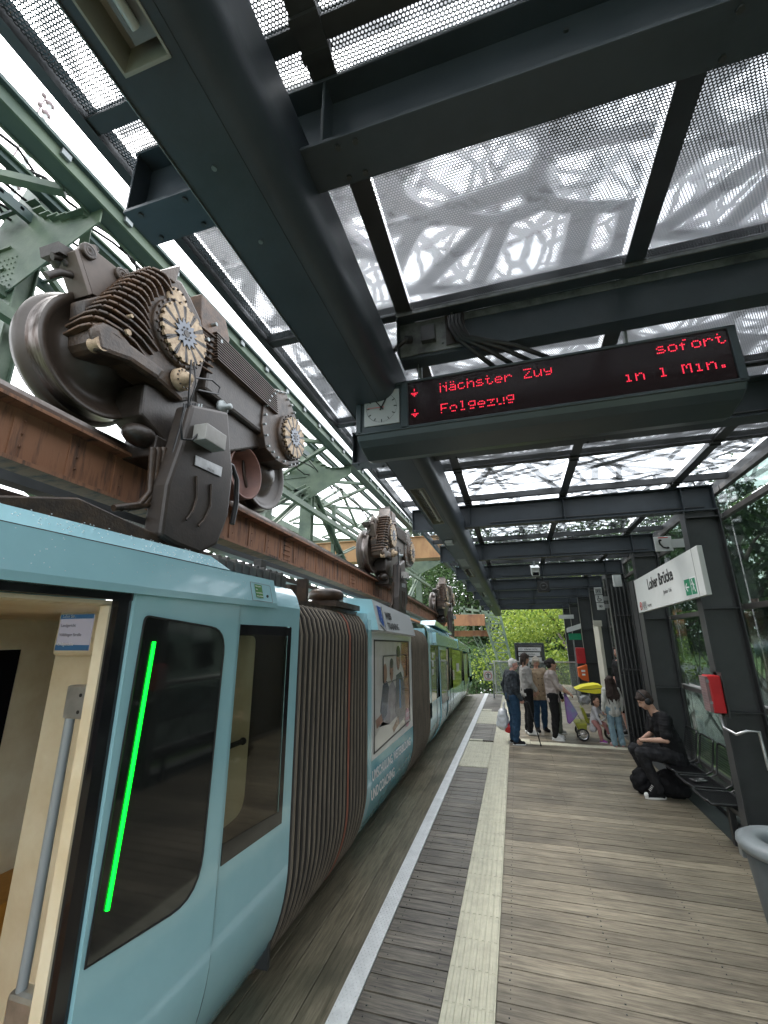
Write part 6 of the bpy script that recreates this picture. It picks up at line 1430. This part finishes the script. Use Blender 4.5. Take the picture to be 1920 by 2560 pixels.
# 4 sweater woman
sweat = cloth('pale_mauve_sweater', (.44, .38, .35), (.36, .31, .29), 8)
person('woman with black hair bun in a pale sweater and black trousers pushing the tricycle', (.66, 10.50, 0), -97, 1.63, dict(shR=(.17, .02, 1.40), elR=(.20, .14, 1.13), wrR=(.14, .36, 1.0), elL=(-.2, .12, 1.14), wrL=(-.14, .32, 1.0), chest=(0, .0, 1.30), neck=(0, .01, 1.46), head=(0, .05, 1.61)), 12, -6, skin_b, hair_b, 'bun', sweat, .86, 'mid', blackc, 'full', whitesole, whitesole, 1.32, belly=1, grip=.9)
# 5 hidden companion
person('person in grey green trousers mostly hidden behind the woman in the pale sweater', (.74, 11.15, 0), -60, 1.45, None, 0, -10, skin_b, hair_br, 'short', blackc, .9, 'long', cloth('grey_green_trousers', (.16, .18, .15), (.11, .13, .10), 9), 'wide', mat('grey_sneaker', (.3, .31, .3), .6), whitesole, .9)
# 6 girl with long hair
cardi = cloth('off_white_knit', (.60, .60, .55), (.50, .50, .46), 12)
pinks = mat('pink_shoe', (.48, .28, .27), .6)
person('girl with very long dark hair in an off white cardigan and light blue jeans', (1.76, 10.22, 0), 15, 1.29, dict(elR=(.24, -.02, 1.13), wrR=(.24, .04, .88), elL=(-.24, -.02, 1.13), wrL=(-.26, .04, .88)), 8, -5, skin_b, hair_br, 'long', cardi, .84, 'long', ljeans, 'wide', pinks, pinks, 1.08, headk=1.16)
# 7 man in black behind the columns
person('man in black t-shirt and shorts standing partly hidden behind the wall columns', (2.22, 11.2, 0), 120, 1.85, dict(elL=(-.25, -.02, 1.13), wrL=(-.22, .02, .86), elR=(.25, -.02, 1.13), wrR=(.22, .04, .86)), 0, -5, skin_c, hair_br, 'short', blackc, .86, 'short', blackc, 'shorts', ink, whitesole, 1.05)
# 8 seated young man with headphones
tee = cloth('black_tshirt', (.012, .012, .013), (.018, .018, .02), 8); bj = cloth('charcoal_jeans', (.020, .020, .022), (.032, .032, .035), 16); canvas = cloth('black_canvas_shoe', (.012, .012, .013))
sx, sy = 1.98, 7.50
L0 = dict(pelvis=(0, 0, .56), waist=(0, .02, .70), chest=(0, .10, .93), neck=(0, .17, 1.10), head=(0, .27, 1.225),
          hipL=(-.09, .02, .53), kneeL=(-.10, .47, .56), ankL=(-.09, .30, .115), toeL=(-.10, .45, .035), hipR=(.09, .02, .53), kneeR=(.15, .46, .55), ankR=(.14, .30, .115), toeR=(.16, .45, .035),
          shL=(-.18, .12, 1.04), elL=(-.24, .16, .76), wrL=(-.07, .36, .72), shR=(.18, .12, 1.04), elR=(.23, .15, .76), wrR=(.05, .36, .71))
def tee_x(tp, J, root):
    b = MB()
    for i in range(5): b.obox((-.115 - .002 * i, .196 - .012 * i, 1.035 - .0 * i), (.003, .008, 0), (0, 0, .012), (.004, 0, 0))
    b.build('shirt_print', white, tp)
seated, J, S_, hp = person('young man with black headphones sitting on the bench looking at his phone', (sx, sy, 0), 98, 1.74, L0, 0, -34, skin_a, hair_br, 'fringe', tee, .70, 'short', bj, 'full', canvas, whitesole, 1.12, grip=.9, voxel=.0075, heeled=True)
# headphones (worn): a child would not move alone, so its own thing
def wpt(p_): return Matrix.Translation((sx, sy, 0)) @ Matrix.Rotation(R(98), 4, 'Z') @ Matrix.Scale(S_, 4) @ Vector(p_)
b = MB(); ar = [hp(.094 * math.cos(a), -.012, .02 + .125 * math.sin(a)) for a in [PI * i / 16 for i in range(17)]]
b.tube([wpt(p_) for p_ in ar], .010, 8)
for s_ in (-1, 1): b.lathe(wpt(hp(.085 * s_, -.008, -.005)), wpt(hp(.12 * s_, -.008, -.005)) - wpt(hp(.085 * s_, -.008, -.005)), [(-.01, .0), (-.01, .040), (.0, .044), (.018, .044), (.028, .034), (.03, 0)], 22)
tag(b.build('headphones', rubber), 'black over ear headphones worn by the seated man', 'headphones')
b = MB(); c = wpt((-.01, .475, .745)); b.obox(c, Vector((.0, .036, 0)), Vector((-.055, 0, .050)), Vector((.004, 0, .004))); tag(b.build('smartphone', black_gloss, bevel=.003), 'smartphone held in the seated man\'s hands', 'phone')
# shoe laces and white toe caps
b = MB()
for s_, tn in (('ankL', 'toeL'), ('ankR', 'toeR')):
    a, t = J[s_], J[tn]
    for i in range(6):
        q = lerp(a + Vector((0, .045, .075)), lerp(a, t, .75) + Vector((0, .0, .045)), i / 5); b.tube([wpt(q + Vector((-.022, .006, 0))), wpt(q + Vector((.022, .012, .006)))], .0042, 5)
    b.ball(wpt(t + Vector((0, .022, .008))), .036, 12); 
tag(b.build('shoe_lace', whitesole), 'white laces and toe caps of the seated man\'s black canvas high top shoes', 'laces'); bpy.data.objects['shoe_lace'].parent = seated
bpy.context.view_layer.update(); bpy.data.objects['shoe_lace'].matrix_parent_inverse = seated.matrix_world.inverted()
for k in ('label', 'category'): del bpy.data.objects['shoe_lace'][k]
# bags on the floor
bagm = cloth('black_bag_nylon', (.009, .009, .010), (.016, .016, .018), 6, .4)
bb = Blob(); bb.ell((1.60, 7.56, .19), (.15, .13, .19)); bb.ell((1.52, 7.54, .15), (.12, .12, .15)); bb.cap((1.62, 7.55, .36), (1.72, 7.56, .33), .02); bb.cap((1.46, 7.48, .12), (1.46, 7.52, .25), .04)
tag(bb.mesh('backpack', [bagm], .012, None, 3, disp=.03), 'black backpack on the planks behind the seated man\'s shoes', 'backpack')
bb = Blob(); bb.ell((1.86, 7.50, .16), (.17, .17, .17)); bb.ell((1.96, 7.46, .11), (.13, .15, .11)); bb.cap((1.80, 7.40, .30), (1.95, 7.42, .26), .02); bb.cap((1.75, 7.42, .27), (1.82, 7.40, .36), .014); bb.cap((1.82, 7.40, .36), (1.93, 7.42, .30), .014)
tag(bb.mesh('duffel_bag', [bagm], .012, None, 3, disp=.03), 'black duffel bag lying on the planks under the bench', 'bag')
# ================================================================= TRICYCLE
tk = empty('tricycle', (1.45, 10.6, 0), 'lime green push tricycle with a yellow canopy', 'tricycle')
lime = mat('lime_plastic', (.26, .27, .02), .35); yel = mat('yellow_canopy_cloth', (.72, .66, .02), .5, bump=.2, bscale=20); chrome = mat('chrome', (.6, .6, .6), .15, 1)
def tw(x, y, z, r, w=.04):
    b = MB(); b.lathe((x, y - w / 2, z), (0, 1, 0), [(0, r * .72), (-.004, r * .8), (0, r * .95), (w * .3, r), (w * .7, r), (w, r * .95), (w + .004, r * .8), (w, r * .72)], 26); wh = b.build('wheel', rubber, tk)
    b = MB(); b.lathe((x, y - w / 2, z), (0, 1, 0), [(0, r * .74), (.0, r * .64), (w, r * .64), (w, r * .74)], 26)
    for k in range(6): a = PI * k / 6; b.bar((x - math.cos(a) * r * .66, y, z - math.sin(a) * r * .66), (x + math.cos(a) * r * .66, y, z + math.sin(a) * r * .66), .012, .012, up=(0, 1, 0))
    b.cyl((x, y - w / 2 - .01, z), (x, y + w / 2 + .01, z), r * .2, 12); b.build('rim', chrome, wh)
tw(1.17, 10.50, .125, .125); tw(1.19, 10.95, .125, .125); tw(1.74, 10.72, .135, .135)
b = MB(); b.prism([(1.04, .34), (1.28, .34), (1.25, .20), (1.09, .20)], 'y', 10.48, 10.97); b.build('rear_basket', lime, tk, bevel=.02)
b = MB(); b.prism([(1.20, .62), (1.25, .64), (1.33, .40), (1.50, .36), (1.50, .31), (1.28, .32)], 'y', 10.6, 10.86); b.build('seat', lime, tk, bevel=.02)
b = MB(); b.tube([(.90, 10.52, .93), (1.0, 10.6, .74), (1.20, 10.72, .33)], .012, 8); b.tube([(1.20, 10.73, .30), (1.45, 10.73, .26), (1.68, 10.72, .42)], .018, 8); b.tube([(1.68, 10.72, .50), (1.74, 10.72, .14)], .014, 8); b.tube([(1.62, 10.58, .52), (1.66, 10.72, .50), (1.62, 10.86, .52)], .011, 8)
b.tube([(1.24, 10.62, .60), (1.15, 10.62, .98)], .009, 8); b.tube([(1.24, 10.84, .60), (1.15, 10.84, .98)], .009, 8); b.build('push_frame', alu, tk)
b = MB(); b.tube([(.90, 10.36, .93), (.90, 10.68, .93)], .014, 8); b.build('push_handle', rubber, tk)
b = MB(); b.prism([(1.14, .99), (1.30, 1.06), (1.55, 1.10), (1.66, 1.08), (1.62, .93), (1.50, .92), (1.25, .95)], 'y', 10.5, 10.95); b.tube([(1.14, 10.49, .99), (1.35, 10.488, 1.0), (1.63, 10.49, 1.03)], .006, 6, 1); cn = b.build('canopy', [yel, ink], tk, bevel=.03)
b = MB(); b.prism([(1.64, .28), (1.74, .32), (1.86, .27), (1.84, .24), (1.66, .24)], 'y', 10.66, 10.78); b.build('mudguard', lime, tk, bevel=.01); b = MB(); b.box(1.30, 1.56, 10.55, 10.9, .455, .475); b.build('safety_bar', rubber, tk, bevel=.01)
reloc(tk)
whitec = cloth('white_sweatshirt', (.55, .54, .56), (.45, .44, .46), 12); pinkt = cloth('dusty_pink_trousers', (.42, .20, .19), (.34, .16, .15), 10)
person('small girl in white top and pink trousers sitting on the tricycle', (1.42, 10.56, .0), -110, 1.05,
       dict(pelvis=(0, 0, .66), waist=(0, .03, .80), chest=(0, .08, .97), neck=(0, .12, 1.10), head=(.0, .15, 1.27), hipL=(-.09, .02, .63), kneeL=(-.13, .30, .55), ankL=(-.10, .42, .30), toeL=(-.10, .56, .27), hipR=(.09, .02, .63), kneeR=(.13, .18, .42), ankR=(.12, .20, .10), toeR=(.13, .34, .035),
            shL=(-.16, .08, 1.05), elL=(-.28, .16, .90), wrL=(-.14, .34, .88), shR=(.16, .10, 1.05), elR=(.20, .16, .80), wrR=(.16, .26, .60)), -35, -10, skin_b, hair_br, 'side', whitec, .72, 'long', pinkt, 'full', mat('purple_shoe', (.30, .06, .28), .5), whitesole, .98, headk=1.35)
bb = Blob(); bb.ell((1.33, 10.98, .72), (.13, .08, .09)); bb.cap((1.24, 10.98, .78), (1.42, 10.98, .79), .03); tag(bb.mesh('clear_bag', [mat('thin_clear_plastic', (.42, .43, .45), .3, col2=(.3, .31, .33), scale=9, bump=.5, bscale=20)], .012, None, 2, disp=.03), 'crumpled grey plastic bag hanging behind the tricycle seat', 'bag')
b = MB(); n = 8; c = Vector((.93, 10.50, .58)); pts = [(.90, .93), (.94, .93), (1.14, .55), (1.06, .44), (.96, .34), (.91, .36)]
b.prism([(x - .02, z - .02) for x, z in pts], 'y', 10.44, 10.56); o = b.build('carrier_bag', mat('iridescent_purple_bag', (.26, .13, .40), .3, col2=(.16, .33, .36), scale=2.2, lo=.5, hi=.72, bump=.3, bscale=10), bevel=.03); tag(o, 'purple and turquoise shiny bag hanging from the tricycle handle', 'bag')
# ================================================================= TREES
def leafm(name, c1, c2, tr=.35):
    m = bpy.data.materials.new(name); m.use_nodes = True; nt = m.node_tree; L = nt.links.new; bs = nt.nodes['Principled BSDF']; bs.inputs['Roughness'].default_value = .6; bs.inputs['Specular IOR Level'].default_value = .25
    g = N(nt, 'ShaderNodeNewGeometry'); r = N(nt, 'ShaderNodeValToRGB'); r.color_ramp.elements[0].color = (*c1, 1); r.color_ramp.elements[1].color = (*c2, 1); L(g.outputs['Random Per Island'], r.inputs[0]); L(r.outputs[0], bs.inputs['Base Color'])
    t = N(nt, 'ShaderNodeBsdfTranslucent'); L(r.outputs[0], t.inputs[0]); mx = N(nt, 'ShaderNodeMixShader'); mx.inputs[0].default_value = tr; L(bs.outputs[0], mx.inputs[1]); L(t.outputs[0], mx.inputs[2]); L(mx.outputs[0], nt.nodes['Material Output'].inputs[0]); return m
bark = mat('brown_bark', (.07, .055, .045), .9, col2=(.04, .032, .027), scale=8, stretch=(1, 1, .3), bump=.5)
lf_dark = leafm('dark_green_leaves', (.012, .028, .012), (.045, .078, .03)); lf_mid = leafm('mid_green_leaves', (.025, .055, .02), (.07, .12, .04)); lf_bright = leafm('bright_yellow_green_leaves', (.075, .14, .02), (.27, .33, .055), .4)
rng = np.random.RandomState(4)
def tree(loc, h, cr, leaf, label, cnt=9000, ls=.28, cb=.30, nclump=60, group='trees around the station', fl=1.0):
    x, y, z = loc; r = empty('tree', loc, label, 'tree', group)
    b = MB(); top = h * .8
    b.tube([(x, y, z), (x + .02 * h, y, z + h * .3), (x - .01 * h, y, z + top)], h * .028, 10, r2=h * .008)
    for k in range(9):
        a = k * 2.4; t = .3 + .055 * k; s_ = Vector((x, y, z + h * t)); e = s_ + Vector((math.cos(a) * cr * .7, math.sin(a) * cr * .7, h * .16)); b.tube([s_, s_.lerp(e, .5) + Vector((0, 0, .02 * h)), e], h * .010, 6, r2=h * .003)
    b.build('trunk', bark, r)
    ch = h * (1 - cb) / 2; cz = z + h * cb + ch
    d = rng.normal(size=(nclump, 3)); d /= np.linalg.norm(d, axis=1)[:, None]; rad = rng.uniform(.45, 1.0, nclump) ** .6
    cc = d * rad[:, None] * np.array([cr, cr, ch * fl]) + np.array([x, y, cz]); cs_ = rng.uniform(.16, .34, nclump) * cr
    idx = rng.randint(0, nclump, cnt); q = rng.normal(size=(cnt, 3)); q /= np.linalg.norm(q, axis=1)[:, None]; q *= rng.uniform(.5, 1.0, cnt)[:, None] ** .5
    P_ = cc[idx] + q * cs_[idx][:, None] * np.array([1.2, 1.2, .75])
    u = rng.normal(size=(cnt, 3)); u /= np.linalg.norm(u, axis=1)[:, None]; v = np.cross(u, rng.normal(size=(cnt, 3))); v /= np.linalg.norm(v, axis=1)[:, None]
    s = (ls * rng.uniform(.5, 1.1, cnt))[:, None] / 2
    V = np.stack([P_ - u * s, P_ - v * s * .6, P_ + u * s, P_ + v * s * .6], 1).reshape(-1, 3)
    me = bpy.data.meshes.new('crown'); me.vertices.add(len(V)); me.vertices.foreach_set('co', V.ravel()); me.loops.add(cnt * 4); me.loops.foreach_set('vertex_index', np.arange(cnt * 4)); me.polygons.add(cnt); me.polygons.foreach_set('loop_start', np.arange(cnt) * 4); me.polygons.foreach_set('loop_total', np.full(cnt, 4)); me.update(); me.validate()
    me.materials.append(leaf); o = bpy.data.objects.new('crown', me); COL.objects.link(o); o.parent = r
    reloc(r); return r
tree((3.4, 31, -8), 13.6, 5.4, lf_bright, 'bright yellow green maple beyond the platform end', 44000, .25, .25, 150)
darks = [(-6, 62, 26, 9), (1, 58, 22, 8), (8, 66, 27, 10), (16, 60, 25, 9), (-13, 70, 27, 9), (-20, 78, 28, 10), (26, 70, 28, 10)]
lbs = ['dark tree mass left of the advertising board beyond the platform end', 'dark tree directly behind the advertising board', 'tall dark tree behind the bright maple', 'dark tree far right behind the wall', 'far dark tree above the rear car of the train', 'farthest dark tree at the left behind the train', 'dark tree at the far right of the wood']
for (x, y, h, cr), l in zip(darks, lbs): tree((x, y, -8), h, cr, lf_dark if (x + y) % 2 else lf_mid, l, 16000, .55, .12, 110)
for i, (x, y, h, cr) in enumerate(((-3.2, 36, 9.0, 3.4), (.2, 38, 8.6, 3.2), (-6.5, 44, 10.5, 4.0))): tree((x, y, -8), h, cr, lf_mid, ['bushy green shrub tree behind the no entry sign', 'low green tree behind the waiting people', 'low green tree behind the far end of the train'][i], 12000, .26, .08, 80)
for i, (x, y, h, cr) in enumerate(((6.4, 4.2, 7.0, 1.5), (7.6, 8.8, 7.5, 1.6), (6.0, 13.5, 6.0, 1.3), (8.4, 19, 8, 2.2), (9.0, 0.2, 9, 2.6), (7.0, 24, 7, 2.0), (10.2, 13, 10, 2.2), (12, 30, 13, 4.5))):
    tree((x, y, -.5), h, cr, lf_dark if i % 2 == 0 else lf_mid, ['street tree outside the nearest glass wall bay', 'street tree outside the glass behind the bench', 'slim street tree outside the glass behind the girl', 'street tree outside the far wall bays', 'tall street tree at the right edge outside the glass', 'street tree outside the last wall bays', 'big tree across the street behind the glass wall', 'big tree across the street near the platform end'][i], 3600, .22, .42, 34, group='street trees outside the glass wall')
# pale building across the street
r = empty('apartment_building', (13, 8, -.5), 'pale green grey building with window bands across the street behind the glass wall', 'building')
b = MB(); b.box(12.2, 24, -8, 26, -.5, 7.5); b.build('wall', mat('pale_render', (.46, .50, .45), .8, col2=(.42, .46, .41), scale=1), r)
b = MB(); b.box(11.9, 24.3, -8.3, 26.3, 7.5, 7.9); b.build('roof', mat('roof_edge', (.15, .15, .15), .7), r)
for fl_ in range(3):
    for k in range(10):
        y = -6.5 + k * 2.8; z = .4 + fl_ * 2.5; b = MB(); b.box(12.1, 12.25, y, y + 1.5, z, z + 1.5); f = b.build('window', plastic_white, r); b = MB(); b.box(12.08, 12.1, y + .08, y + 1.42, z + .08, z + 1.42); b.build('pane', black_gloss, f)
reloc(r)
bpy.data.scenes.remove(TMP)
